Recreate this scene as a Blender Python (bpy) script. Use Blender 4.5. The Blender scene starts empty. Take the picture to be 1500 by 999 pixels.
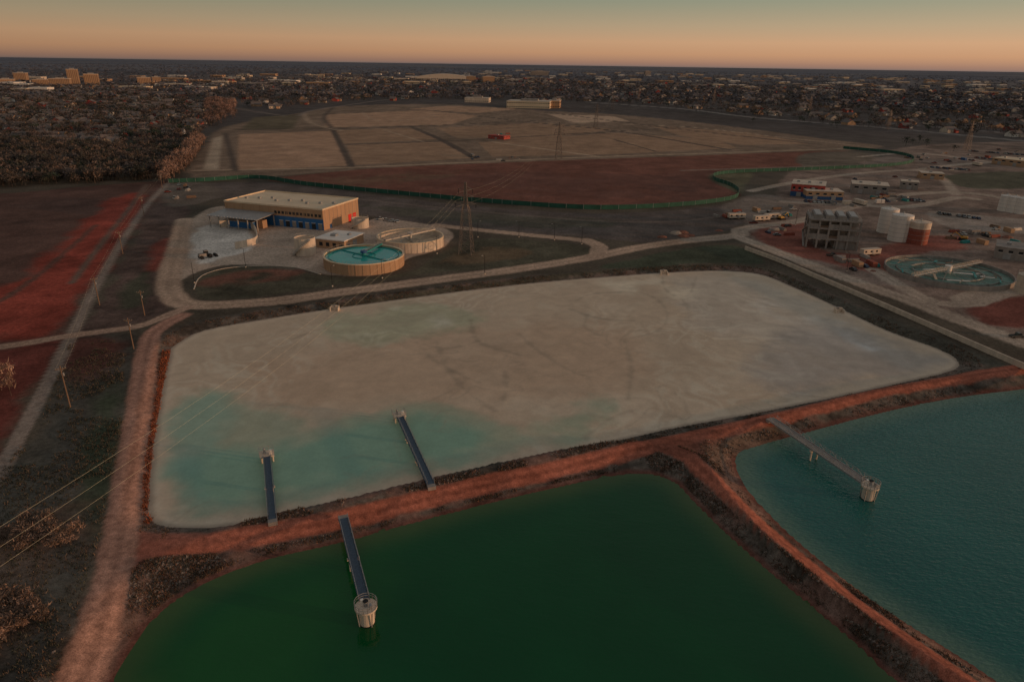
import bpy, math, random, numpy as np
from mathutils import Vector, Matrix
random.seed(7); rng=np.random.default_rng(7)
scene=bpy.context.scene
# ---------------------------------------------------------------- camera / survey
H=90.0; F=1000.0; PITCH=math.atan(405.5/1000); ROLL=math.atan(22/1500)
f_=np.array([0,math.cos(PITCH),-math.sin(PITCH)])
r0=np.array([1.0,0,0]); u0=np.array([0,math.sin(PITCH),math.cos(PITCH)])
r_=math.cos(ROLL)*r0+math.sin(ROLL)*u0; u_=-math.sin(ROLL)*r0+math.cos(ROLL)*u0
def S(u,v,z=0.0):
    """surveyed map point: bearing (u,v) from the drone intersected with level z"""
    d=f_+(u-750)/F*r_+(499.5-v)/F*u_
    t=(z-H)/d[2]
    return (float(d[0]*t),float(d[1]*t))
def SP(pts,z=0.0): return np.array([S(u,v,z) for u,v in pts])
cam=bpy.data.cameras.new("camera"); co=bpy.data.objects.new("camera",cam); scene.collection.objects.link(co)
cam.sensor_width=36; cam.lens=24; cam.clip_start=1; cam.clip_end=200000
M=Matrix(((r_[0],u_[0],-f_[0],0),(r_[1],u_[1],-f_[1],0),(r_[2],u_[2],-f_[2],H),(0,0,0,1)))
co.matrix_world=M; scene.camera=co
scene.view_settings.view_transform='Standard'; scene.view_settings.look='None'; scene.view_settings.exposure=0
# ---------------------------------------------------------------- colour helpers
LUM=0.37
def lin(c):
    c=c/255.0
    return c/12.92 if c<=0.04045 else ((c+0.055)/1.055)**2.4
def C(r,g,b,k=1.0): return tuple(min(0.85,lin(x)/LUM*k) for x in (r,g,b))
# ---------------------------------------------------------------- noise
def _hash(ix,iy,seed):
    h=(ix.astype(np.int64)*374761393+iy.astype(np.int64)*668265263+seed*982451653)&0xFFFFFFFF
    h=((h^(h>>13))*1274126177)&0xFFFFFFFF
    h=(h^(h>>16))&0xFFFFFF
    return h/float(0xFFFFFF)
def vnoise(x,y,seed):
    xi=np.floor(x);yi=np.floor(y);fx=x-xi;fy=y-yi
    fx=fx*fx*(3-2*fx);fy=fy*fy*(3-2*fy)
    a=_hash(xi,yi,seed);b=_hash(xi+1,yi,seed);c=_hash(xi,yi+1,seed);d=_hash(xi+1,yi+1,seed)
    return (a*(1-fx)+b*fx)*(1-fy)+(c*(1-fx)+d*fx)*fy
def fbm(x,y,scale,octs=4,seed=1):
    s=0;a=1;t=0;x=x/scale;y=y/scale
    for o in range(octs):
        c,q=math.cos(0.6*o+.3),math.sin(0.6*o+.3)
        s=s+a*vnoise(x*c-y*q+o*17.3,x*q+y*c-o*9.1,seed+o);t+=a;a*=0.5;x=x*2.03;y=y*2.03
    return s/t-0.5
def sstep(e0,e1,x):
    t=np.clip((x-e0)/(e1-e0),0,1);return t*t*(3-2*t)
def catmull(P,closed=False,n=6):
    P=np.asarray(P,float);N=len(P);out=[]
    rngi=range(N) if closed else range(N-1)
    for i in rngi:
        if closed: p=[P[(i-1)%N],P[i],P[(i+1)%N],P[(i+2)%N]]
        else: p=[P[max(i-1,0)],P[i],P[i+1],P[min(i+2,N-1)]]
        for k in range(n):
            t=k/n
            out.append(0.5*((2*p[1])+(-p[0]+p[2])*t+(2*p[0]-5*p[1]+4*p[2]-p[3])*t*t+(-p[0]+3*p[1]-3*p[2]+p[3])*t**3))
    if not closed: out.append(P[-1])
    return np.array(out)
def dist_line(X,Y,P,closed=False):
    D=np.full(X.shape,1e12);n=len(P)
    for i in range(n if closed else n-1):
        ax,ay=P[i];bx,by=P[(i+1)%n];dx=bx-ax;dy=by-ay;L=dx*dx+dy*dy+1e-9
        t=np.clip(((X-ax)*dx+(Y-ay)*dy)/L,0,1)
        D=np.minimum(D,(X-ax-t*dx)**2+(Y-ay-t*dy)**2)
    return np.sqrt(D)
def inside(X,Y,P):
    c=np.zeros(X.shape,bool);n=len(P)
    for i in range(n):
        ax,ay=P[i];bx,by=P[(i+1)%n]
        if ay==by: continue
        c^=((ay>Y)!=(by>Y))&(X<(bx-ax)*(Y-ay)/(by-ay)+ax)
    return c
def sdf(X,Y,P):
    d=dist_line(X,Y,P,True);return np.where(inside(X,Y,P),-d,d)
# ---------------------------------------------------------------- canvases
class Canvas:
    def __init__(s,xs,ys,base,z=0.0):
        s.xs=np.asarray(xs);s.ys=np.asarray(ys);s.X,s.Y=np.meshgrid(s.xs,s.ys);s.z=z
        s.col=np.empty(s.X.shape+(3,));s.col[:]=base
        s.n12=fbm(s.X,s.Y,14,4,11);s.n3=fbm(s.X,s.Y,4,3,23);s.n60=fbm(s.X,s.Y,70,4,37);s.n300=fbm(s.X,s.Y,350,4,53)
    def win(s,P,pad):
        x0,y0=P.min(0)-pad;x1,y1=P.max(0)+pad
        return (slice(np.searchsorted(s.ys,y0),np.searchsorted(s.ys,y1)+1),slice(np.searchsorted(s.xs,x0),np.searchsorted(s.xs,x1)+1))
    def _mix(s,w,a,col,var):
        c=np.array(col)[None,None,:]*(1+var*(s.n3[w]*1.0+s.n12[w]*1.3+s.n60[w]*1.0))[...,None]
        s.col[w]=s.col[w]*(1-a[...,None])+c*a[...,None]
    def poly(s,px,col,soft=2,warp=4,alpha=1,var=0.5,smooth=True,world=False,patchy=0):
        P=np.array(px,float) if world else SP(px,s.z)
        if smooth:P=catmull(P,True,4)
        w=s.win(P,soft+warp+5)
        if s.X[w].size==0:return
        d=sdf(s.X[w],s.Y[w],P)+warp*(s.n12[w]*2.2+s.n3[w]*0.8)
        a=sstep(soft,-soft,d)*alpha
        if patchy: a=a*sstep(-0.12,0.12,s.n12[w]*0.8+s.n60[w]+patchy-0.5)
        s._mix(w,a,col,var)
    def line(s,px,width,col,soft=0.8,warp=0.8,alpha=1,var=0.3,world=False,tracks=0.0,smooth=True):
        P=np.array(px,float) if world else SP(px,s.z)
        if smooth:P=catmull(P,False,5)
        w=s.win(P,width+soft+warp+3)
        if s.X[w].size==0:return
        d0=dist_line(s.X[w],s.Y[w],P);d=d0+warp*(s.n12[w]+s.n3[w]*1.5)
        a=sstep(width/2+soft,width/2-soft,d)*alpha
        s._mix(w,a,col,var)
        if tracks:
            t=np.exp(-((d0-width*0.22)/(width*0.09))**2)*a*tracks
            s.col[w]=s.col[w]*(1+t[...,None])
            t=np.exp(-((d0)/(width*0.08))**2)*a*tracks
            s.col[w]=s.col[w]*(1-t[...,None]*0.8)
def np_mesh(name,V,Fc,cols=None,mats=(),smooth=True,link=True):
    me=bpy.data.meshes.new(name);k=Fc.shape[1]
    me.vertices.add(len(V));me.vertices.foreach_set('co',np.ascontiguousarray(V,dtype=np.float32).ravel())
    me.loops.add(Fc.size);me.loops.foreach_set('vertex_index',np.ascontiguousarray(Fc,dtype=np.int32).ravel())
    me.polygons.add(len(Fc));me.polygons.foreach_set('loop_start',np.arange(len(Fc),dtype=np.int32)*k)
    me.update(calc_edges=True)
    if cols is not None:
        a=me.color_attributes.new(name='Col',type='FLOAT_COLOR',domain='POINT')
        rgba=np.ones((len(V),4),np.float32);rgba[:,:3]=np.clip(cols,0.0005,0.9);a.data.foreach_set('color',rgba.ravel())
    me.polygons.foreach_set('use_smooth',np.full(len(Fc),smooth))
    for m in mats: me.materials.append(m)
    o=bpy.data.objects.new(name,me)
    if link: scene.collection.objects.link(o)
    return o
def grid_mesh(name,cv,Z,mat,keep=None):
    ny,nx=cv.X.shape;idx=np.arange(ny*nx).reshape(ny,nx)
    Fc=np.stack([idx[:-1,:-1],idx[:-1,1:],idx[1:,1:],idx[1:,:-1]],-1)
    if keep is not None:
        k=keep[:-1,:-1]&keep[:-1,1:]&keep[1:,1:]&keep[1:,:-1];Fc=Fc[k]
    else: Fc=Fc.reshape(-1,4)
    V=np.stack([cv.X,cv.Y,Z],-1).reshape(-1,3);cols=cv.col.reshape(-1,3)
    if keep is not None:
        used=np.unique(Fc);rm=np.full(len(V),-1);rm[used]=np.arange(len(used));V=V[used];cols=cols[used];Fc=rm[Fc]
    return np_mesh(name,V,Fc,cols,[mat])
# ---------------------------------------------------------------- materials
def new_mat(name):
    m=bpy.data.materials.new(name);m.use_nodes=True;nt=m.node_tree
    return m,nt,nt.nodes['Principled BSDF']
def attr_mat(name,rough=0.95,spec=0.1,layers=(),bump=0.0,bscale=1.0,bdist=0.1):
    m,nt,b=new_mat(name);N=nt.nodes;L=nt.links
    at=N.new('ShaderNodeAttribute');at.attribute_name='Col'
    tc=N.new('ShaderNodeTexCoord');cur=at.outputs['Color']
    for sc,amt in layers:
        n=N.new('ShaderNodeTexNoise');n.inputs['Scale'].default_value=1/sc;n.inputs['Detail'].default_value=3;n.inputs['Roughness'].default_value=0.65
        L.new(tc.outputs['Object'],n.inputs['Vector'])
        mr=N.new('ShaderNodeMapRange');mr.inputs[1].default_value=0.32;mr.inputs[2].default_value=0.68;mr.inputs[3].default_value=1-amt;mr.inputs[4].default_value=1+amt
        L.new(n.outputs['Fac'],mr.inputs[0])
        mx=N.new('ShaderNodeVectorMath');mx.operation='SCALE';L.new(cur,mx.inputs[0]);L.new(mr.outputs[0],mx.inputs['Scale']);cur=mx.outputs[0]
    L.new(cur,b.inputs['Base Color']);b.inputs['Roughness'].default_value=rough;b.inputs['Specular IOR Level'].default_value=spec
    if bump:
        n=N.new('ShaderNodeTexNoise');n.inputs['Scale'].default_value=1/bscale;n.inputs['Detail'].default_value=4;L.new(tc.outputs['Object'],n.inputs['Vector'])
        bp=N.new('ShaderNodeBump');bp.inputs['Strength'].default_value=bump;bp.inputs['Distance'].default_value=bdist;L.new(n.outputs['Fac'],bp.inputs['Height']);L.new(bp.outputs[0],b.inputs['Normal'])
    return m
def mat(name,col,rough=0.8,var=0.25,scale=0.6,metal=0.0,spec=0.3,streak=False):
    m,nt,b=new_mat(name);N=nt.nodes;L=nt.links
    tc=N.new('ShaderNodeTexCoord');n=N.new('ShaderNodeTexNoise');n.inputs['Scale'].default_value=scale;n.inputs['Detail'].default_value=5;n.inputs['Roughness'].default_value=0.65
    if streak:
        mp=N.new('ShaderNodeMapping');mp.inputs['Scale'].default_value=(1,1,0.15);L.new(tc.outputs['Object'],mp.inputs[0]);L.new(mp.outputs[0],n.inputs['Vector'])
    else: L.new(tc.outputs['Object'],n.inputs['Vector'])
    mr=N.new('ShaderNodeMapRange');mr.inputs[1].default_value=0.3;mr.inputs[2].default_value=0.7;mr.inputs[3].default_value=1-var;mr.inputs[4].default_value=1+var*0.6
    L.new(n.outputs['Fac'],mr.inputs[0])
    c=N.new('ShaderNodeRGB');c.outputs[0].default_value=(*col,1)
    mx=N.new('ShaderNodeVectorMath');mx.operation='SCALE';L.new(c.outputs[0],mx.inputs[0]);L.new(mr.outputs[0],mx.inputs['Scale']);L.new(mx.outputs[0],b.inputs['Base Color'])
    b.inputs['Roughness'].default_value=rough;b.inputs['Metallic'].default_value=metal;b.inputs['Specular IOR Level'].default_value=spec
    return m
m_ground=attr_mat('ground_soil',layers=((0.22,0.36),(1.4,0.30),(25,0.16)),bump=0.2,bscale=0.8,bdist=0.15)
m_sludge=attr_mat('sludge_crust',rough=0.75,spec=0.2,layers=((0.7,0.05),(4,0.06)))
def water_mat(name,rough,bumps):
    m=attr_mat(name,rough=rough,spec=0.5,layers=((30,0.10),));nt=m.node_tree;N=nt.nodes;L=nt.links;b=N['Principled BSDF'];b.inputs['IOR'].default_value=1.33
    tc=N.new('ShaderNodeTexCoord');prev=None
    for sc,dist in bumps:
        mp=N.new('ShaderNodeMapping');mp.inputs['Scale'].default_value=(1.0,2.2,1);mp.inputs['Rotation'].default_value=(0,0,0.5);L.new(tc.outputs['Object'],mp.inputs[0])
        n=N.new('ShaderNodeTexNoise');n.inputs['Scale'].default_value=1/sc;n.inputs['Detail'].default_value=2;L.new(mp.outputs[0],n.inputs['Vector'])
        bp=N.new('ShaderNodeBump');bp.inputs['Strength'].default_value=1;bp.inputs['Distance'].default_value=dist;L.new(n.outputs['Fac'],bp.inputs['Height'])
        if prev: L.new(prev,bp.inputs['Normal'])
        prev=bp.outputs[0]
    L.new(prev,b.inputs['Normal'])
    return m
m_water_g=water_mat('pond_water_green',0.12,((1.6,0.03),(6,0.05)))
m_water_b=water_mat('pond_water_teal',0.12,((1.2,0.2),(5,0.15)))
m_leaf=attr_mat('bare_twigs')
m_scrub=attr_mat('dry_scrub')
m_conc=mat('concrete',C(140,128,116),0.85,0.25,0.4,streak=True)
m_concd=mat('concrete_dark',C(98,92,88),0.85,0.3,0.3,streak=True)
m_cream=mat('cream_roof',C(150,134,114),0.8,0.15,0.15)
m_beige=mat('beige_panel',C(118,94,74),0.8,0.12,0.3,streak=True)
m_blue=mat('blue_panel',C(30,66,102),0.6,0.15,0.4,streak=True)
m_blue2=mat('blue_paint',C(30,55,85),0.5,0.15,0.8)
m_glass=mat('window_glass',(0.02,0.025,0.03),0.15,0.2,1.0,spec=0.6)
m_white=mat('white_paint',C(152,146,140),0.6,0.15,0.3,streak=True)
m_grey=mat('grey_metal',C(105,104,104),0.5,0.2,0.5,metal=0.3)
m_steel=mat('galvanised_steel',C(118,114,110),0.5,0.2,0.5,metal=0.4)
m_pyl=mat('pylon_steel',C(88,78,72),0.6,0.2,0.5,metal=0.2)
m_dark=mat('dark_rubber',(0.02,0.02,0.022),0.8,0.2,2)
m_deck=mat('dark_deck_grating',C(46,56,68),0.6,0.35,3)
m_red=mat('red_paint',C(150,36,30),0.6,0.2,0.5)
m_redb=mat('red_wall',C(118,50,44),0.7,0.2,0.4,streak=True)
m_rust=mat('red_primer',C(100,54,44),0.8,0.25,0.5,streak=True)
m_brown=mat('roof_shingle',C(74,68,66),0.9,0.25,0.5)
m_wood=mat('weathered_wood',C(85,68,56),0.9,0.3,1.5)
m_green=mat('green_windscreen',C(30,60,50),0.8,0.35,0.15)
m_teal=mat('clarifier_water',C(28,112,108),0.15,0.15,0.15,spec=0.5)
m_tealp=mat('teal_paint',C(30,90,88),0.5,0.15,0.5)
m_yellow=mat('yellow_paint',C(130,98,44),0.6,0.2,0.5)
m_wire=mat('aluminium_wire',C(165,145,125),0.5,0.1,1)
m_basin=mat('basin_green',C(66,88,80),0.5,0.3,0.15)
m_sand=mat('basin_sand',C(128,112,95),0.9,0.15,0.1)
# ---------------------------------------------------------------- pond outlines
ZL=-1.3; ZG=-2.8
lag_px=[(256,507),(300,484),(400,466),(490,452),(600,437),(700,424),(800,413),(900,405),(970,400),(1050,397),(1112,402),(1160,420),(1230,452),(1300,485),(1370,510),(1402,529),(1393,543),(1330,558),(1230,580),(1100,606),(1000,624),(900,646),(800,670),(700,692),(620,710),(560,724),(450,746),(400,760),(320,771),(250,771),(224,760),(219,735),(223,680),(231,620),(241,560),(250,520)]
LAG=catmull(SP(lag_px,ZL),True,4)
gp=SP([(200,940),(250,886),(320,846),(400,818),(500,795),(600,768),(700,742),(800,718),(880,701),(940,694),(985,706),(1020,740),(1080,798),(1150,858),(1220,916),(1290,980),(1370,1060)],ZG)
GRN=catmull(np.vstack([SP([(120,1120),(165,1005)],ZG),gp,[[75,20],[70,-60],[-60,-90],[-95,-20]]]),True,4)
rp=SP([(1470,1003),(1400,957),(1300,893),(1230,842),(1160,784),(1105,728),(1083,694),(1080,668),(1105,655),(1200,629),(1300,603),(1400,583),(1500,570),(1650,545)],ZG)
TEA=catmull(np.vstack([[[105,40]],rp,[[280,170],[300,60],[220,-20],[130,-10]]]),True,4)
# ---------------------------------------------------------------- ground sheet
def prog(a,b,s0,k):
    out=[];p=a
    while p<b: out.append(p);p+=max(s0,k*p)
    return out
ys=[-60000,-20000,-6000,-2000,-800,-400]+list(np.arange(-220,40,6.0))+list(np.arange(40,215,0.65))+prog(215,1000,0.95,0.0048)+prog(1000,4500,5,0.014)+prog(4500,90000,60,0.08)
xp=list(np.arange(0.75,140,0.75))+prog(140,520,1.0,0.0085)+prog(520,2200,4.5,0.015)+prog(2200,90000,40,0.12)
xs=[-x for x in xp[::-1]]+[0.0]+xp
g=Canvas(xs,ys,C(58,52,45))
D=np.sqrt(g.X**2+g.Y**2)
t=sstep(450,1200,g.Y)[...,None]
g.col=g.col*(1-t)+np.array(C(54,49,48))*t
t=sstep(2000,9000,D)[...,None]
g.col=g.col*(1-t)+np.array(C(62,64,72))*t  # aerial haze painted into the ground colour: bluish grey with distance
g.col*=(1+0.5*g.n60+0.7*g.n12+0.5*g.n300)[...,None]
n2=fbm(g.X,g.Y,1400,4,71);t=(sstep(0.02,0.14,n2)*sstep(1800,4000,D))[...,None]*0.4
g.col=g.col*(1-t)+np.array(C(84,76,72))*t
# ---- far fields
g.poly([(285,262),(300,215),(335,185),(440,166),(500,156),(650,153),(800,163),(900,168),(1050,183),(1200,203),(1290,214),(1240,222),(1000,230),(800,240),(500,252)],C(88,74,63),4,6)
tan=C(118,94,77);tan2=C(106,85,69)
for P,c in [([(350,197),(484,192),(512,243),(347,250)],tan),([(492,191),(600,188),(645,204),(590,207),(504,211)],tan2),([(508,213),(590,209),(655,208),(690,232),(520,242)],tan2),
    ([(478,168),(620,162),(700,170),(660,183),(475,187)],tan),([(640,188),(790,180),(900,190),(780,205),(670,203)],tan2),([(800,167),(900,171),(922,178),(840,180)],C(128,108,92)),
    ([(700,209),(900,195),(1050,205),(1080,217),(900,226),(722,230)],tan2),([(950,184),(1100,195),(1190,211),(1090,213),(1000,200)],tan2),([(660,155),(760,160),(700,166),(600,160)],tan)]:
    g.poly(P,c,1.2,1.2,smooth=False,var=0.3)
g.poly([(352,191),(372,172),(440,168),(430,190)],C(70,62,50),2,2,smooth=False)
g.poly([(298,248),(312,203),(326,199),(320,250)],C(120,106,92),1,0.6,smooth=False,var=0.2)
dk=C(62,53,48);lt=C(124,106,90)
for P,w,c in [([(488,158),(475,172),(488,191),(515,245)],7,dk),([(600,185),(648,206),(695,232)],9,dk),([(345,190),(490,189),(640,184),(800,176)],7,dk),([(505,212),(650,207),(900,193),(1010,186)],6,dk),
    ([(700,170),(780,180),(900,192),(1070,220)],7,dk),([(800,165),(1000,190),(1200,212)],7,dk),([(445,166),(455,180),(500,192)],5,lt),([(285,250),(500,246),(690,238),(850,231),(1000,226),(1240,218)],5,lt),
    ([(330,195),(345,250)],6,dk),([(720,208),(880,230)],5,lt),([(560,190),(620,208)],3,lt),([(840,180),(1000,186),(1130,200),(1260,214)],4,lt),([(530,165),(560,178),(640,170)],3,lt),([(900,205),(960,222)],4,dk)]:
    g.line(P,w,c,1.5,1.2,var=0.2)
g.line([(860,150),(1000,160),(1100,172),(1300,188),(1520,209),(1700,226)],14,C(98,92,88),3,1,var=0.1)
g.line([(860,146),(1000,155),(1200,172),(1520,199)],8,C(90,85,83),3,1,var=0.1)
g.line([(300,150),(420,170),(470,160),(620,140),(760,128)],7,C(88,78,72),2,1,var=0.1)
g.line([(0,200),(120,190),(300,186)],6,C(85,76,72),2,1,var=0.1)
# ---- brown field inside fence
g.poly([(395,263),(500,251),(600,244),(800,236),(1000,229),(1240,221),(1330,231),(1335,240),(1300,244),(1150,249),(1050,257),(1045,267),(1078,280),(1075,290),(1000,301),(850,303),(700,295),(550,281),(450,269)],C(80,51,43),2,2,var=0.4)
g.poly([(600,262),(800,250),(1000,262),(1020,285),(850,292),(650,280)],C(66,45,40),8,14,0.6,patchy=0.5)
g.poly([(420,262),(560,255),(700,250),(640,262),(520,272)],C(72,58,46),8,14,0.6,patchy=0.5)
g.poly([(1040,255),(1100,253),(1090,275),(1082,283),(1050,268)],C(70,66,52),3,2)
g.poly([(280,272),(400,268),(600,292),(750,306),(900,313),(1075,299),(1110,290),(1140,300),(1080,333),(1000,350),(930,354),(860,348),(700,337),(560,320),(340,293)],C(64,57,54),2,4)
g.poly([(520,300),(650,308),(800,318),(900,325),(840,335),(640,322)],C(58,57,48),6,8,0.6)
g.line([(330,282),(480,288),(620,302),(760,315),(900,325),(1020,322),(1100,305)],3,C(84,74,68),1,2,0.7)
# ---- left land
g.poly([(-250,300),(0,284),(230,266),(250,272),(135,425),(95,490),(0,503),(-250,530)],C(62,45,40),3,5)
g.poly([(168,290),(210,286),(192,335),(128,430),(80,484),(0,498),(-150,510),(-150,450),(0,422),(60,380),(112,336)],C(96,43,35),4,7,var=0.7)
g.poly([(-200,540),(0,515),(95,500),(60,560),(0,660),(-200,900)],C(74,38,33),3,5)
g.poly([(100,500),(190,492),(205,520),(180,650),(160,780),(105,900),(70,1030),(-100,1200),(-300,1100),(-150,760),(20,690),(80,560)],C(52,49,45),3,5,var=0.9)
g.poly([(100,505),(165,498),(160,540),(100,560)],C(74,43,37),4,5,0.8)
g.poly([(150,560),(175,580),(165,700),(140,790),(125,700)],C(44,50,38),3,5,0.8,patchy=0.6)
g.poly([(0,700),(60,640),(90,600),(70,720),(20,800),(-60,860)],C(58,55,50),3,6,0.8)
g.poly([(-30,790),(40,770),(120,765),(100,850),(30,900),(-60,960)],C(84,66,56),6,12,0.7,patchy=0.55)
g.poly([(232,290),(275,288),(262,360),(245,400),(246,448),(208,474),(120,487),(160,420)],C(62,50,46),2,4,var=0.8)
g.poly([(225,360),(250,350),(245,385),(222,395)],C(94,46,38),3,4,0.8)
g.poly([(180,420),(215,400),(210,440),(180,450)],C(48,50,40),3,4,0.8)
g.poly([(240,272),(300,268),(330,285),(280,300),(245,300)],C(74,66,60),3,4)
g.line([(247,268),(216,300),(181,350),(146,410),(116,468),(86,528),(52,595),(20,655),(-10,705),(-60,800)],4.0,C(94,83,76),0.4,0.5)
g.line([(215,270),(190,305),(150,355),(105,415)],3,C(76,62,55),0.8,0.8)
g.line([(140,330),(60,400),(-20,455)],3,C(70,48,42),0.8,1)
# ---- plant apron, island, drives
apron=C(118,104,93)
g.poly([(280,322),(325,302),(390,322),(520,326),(560,320),(655,336),(652,362),(600,378),(560,402),(480,402),(430,392),(340,388),(292,398),(258,410),(262,360)],apron,0.8,0.8,var=0.3)
g.poly([(290,335),(340,330),(368,340),(372,362),(330,378),(285,384)],C(144,138,132),1.5,3,0.9,var=0.35)
g.poly([(284,420),(296,404),(340,393),(420,393),(470,404),(545,407),(605,396),(640,374),(700,350),(790,353),(852,361),(864,374),(800,387),(650,399),(500,417),(380,434),(310,439),(288,431)],C(54,51,42),1.0,1.5,var=0.7)
g.poly([(300,420),(400,412),(450,395),(380,395),(300,408)],C(84,52,44),3,4,0.7,patchy=0.6)
g.poly([(650,385),(700,362),(780,368),(730,384)],C(76,62,48),3,5,0.7,patchy=0.6)
road=C(118,100,87)
g.line([(640,330),(700,337),(780,345),(850,352),(880,362)],8,road,0.6,0.8,tracks=0.08)
g.line([(270,322),(258,370),(248,405),(252,432),(285,447),(400,441),(500,428),(600,415),(700,402),(800,388),(870,376),(940,362),(1010,352),(1080,345)],10.0,road,0.7,1.0,tracks=0.14)
g.line([(860,352),(878,362),(872,376)],9,road,0.7,1.0)
# ---- construction site on the right
g.poly([(1085,332),(1140,288),(1160,250),(1260,228),(1400,210),(1700,215),(1900,560),(1500,497),(1300,432),(1130,367)],C(88,75,68),3,5,var=0.8)
g.poly([(1110,335),(1180,325),(1190,362),(1260,372),(1320,352),(1400,345),(1420,365),(1340,372),(1300,400),(1260,395),(1180,380),(1120,362)],C(94,54,46),3,5,0.85)
g.poly([(1420,450),(1480,435),(1520,440),(1520,480),(1450,475)],C(80,46,40),2,3)
g.poly([(1380,258),(1500,252),(1600,270),(1500,276),(1420,276)],C(62,60,50),2,3)
g.poly([(1360,310),(1460,318),(1600,330),(1600,345),(1400,335)],C(108,98,91),2,2)
g.poly([(1060,300),(1120,285),(1160,300),(1100,325)],C(86,77,71),3,5)
g.poly([(1180,225),(1300,222),(1260,240),(1180,247)],C(74,66,58),3,5)
pv=C(114,102,92)
for P,w in [([(1010,352),(1080,345),(1090,335),(1180,322),(1260,300),(1330,285),(1420,283),(1520,300)],10),([(1150,296),(1250,300),(1330,303),(1400,290),(1430,292)],9),([(1080,347),(1120,362),(1180,385),(1260,415),(1340,443),(1420,474),(1500,503),(1650,560)],10),
    ([(1100,280),(1160,268),(1250,255),(1340,250),(1380,262),(1400,285)],8),([(1340,250),(1420,240),(1540,235)],9),([(1260,230),(1350,225),(1500,245)],7),([(1420,440),(1470,425),(1540,420)],14),([(1280,395),(1360,440),(1430,445)],8)]:
    g.line(P,w,pv,0.8,1.2,tracks=0.1)
g.line([(1000,250),(1100,247),(1300,240)],5,C(88,76,68),1,1)
# ---- banks around ponds
def near(P,pad): return g.win(P,pad)
Z=np.zeros(g.X.shape)+0.25*g.n12*sstep(70000,500,D)
banks=[]
for nm,P,lvl,wd in (('lag',LAG,ZL,6.0),('grn',GRN,ZG,11.5),('tea',TEA,ZG,8.5)):
    w=near(P,26);d=sdf(g.X[w],g.Y[w],P);dn=d+1.2*g.n3[w]+0.8*g.n12[w]
    a=sstep(wd+3.5,wd-1.0,dn)
    cc=np.array(C(66,60,55))*(1+1.8*g.n3[w]+1.6*g.n12[w])[...,None]
    rd=sstep(0.0,0.14,g.n12[w]+0.6*g.n3[w])*(0.5 if nm!='lag' else 0.3)
    cc=cc*(1-rd[...,None])+np.array(C(80,48,40))*rd[...,None]
    g.col[w]=g.col[w]*(1-a[...,None])+cc*a[...,None]
    e=sstep(2.6,0.4,dn)*(0.8 if nm!='lag' else 0.4)
    ec=np.array(C(72,42,35) if nm!='lag' else C(66,60,55))
    g.col[w]=g.col[w]*(1-e[...,None])+ec*e[...,None]
    banks.append((w,d,lvl,wd))
g.poly([(238,515),(252,508),(248,560),(234,640),(224,700),(220,760),(205,760),(208,680),(222,600),(232,550)],C(100,56,42),1.0,2.5,0.85,patchy=0.7)
g.poly([(236,500),(262,470),(330,462),(480,444),(480,452),(330,474),(262,500)],C(76,54,44),0.8,2,0.8,patchy=0.6)
g.line([(480,447),(600,430),(720,415),(850,400),(960,392),(1060,388),(1120,394),(1180,420),(1290,470),(1400,515)],4,C(56,52,44),1,1.5)
g.poly([(880,392),(960,372),(1040,360),(1085,362),(1120,385),(1060,385),(970,390)],C(50,53,43),1.5,3)
g.poly([(1115,392),(1200,425),(1300,465),(1420,512),(1520,550),(1460,538),(1400,522),(1290,478),(1190,428)],C(56,53,47),1.5,2)
red=C(104,61,49)
g.line([(180,812),(240,802),(300,792),(400,773),(500,753),(620,724),(700,705),(800,683),(900,661),(960,650),(1030,636),(1100,618),(1180,598),(1300,569),(1400,553),(1500,538),(1650,515)],5.2,red,0.4,0.8,tracks=0.25)
g.line([(965,650),(1010,668),(1055,708),(1110,758),(1200,830),(1300,908),(1400,982),(1520,1075),(1700,1240)],4.4,red,0.4,0.8,tracks=0.25)
g.poly([(950,650),(1050,632),(1060,645),(1040,662),(1020,672),(990,662)],C(92,56,46),1.0,2,0.8,var=0.6)
g.poly([(1035,652),(1120,622),(1140,632),(1080,655),(1062,690),(1040,675)],C(76,60,50),1.0,2,0.8,var=0.8)
g.poly([(185,775),(230,775),(330,778),(330,790),(230,810),(205,830),(165,845),(160,800)],C(104,63,52),1.0,2,0.9)
g.line([(60,1120),(112,1000),(148,900),(170,820),(186,720),(198,640),(208,560),(216,512),(228,484),(268,462)],6.6,C(110,82,71),0.5,0.9,tracks=0.2)
g.line([(-120,520),(0,508),(100,492),(200,478),(240,464),(275,450)],5,C(114,94,82),0.6,0.8,tracks=0.08)
g.line([(1240,835),(1300,880),(1400,948),(1480,1003)],2.4,C(104,78,67),0.5,0.8,0.6)
for w,d,lvl,wd in banks:
    hb=np.where(d<0,lvl+d*0.35,lvl*(1-sstep(0,wd,d)));hb=np.maximum(hb,lvl-2.5)
    Z[w]=np.where(d<wd,hb+0.5*g.n3[w]*sstep(0,2,d)*sstep(wd,wd-2,d),Z[w])
ground=grid_mesh('ground',g,Z,m_ground)
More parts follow.
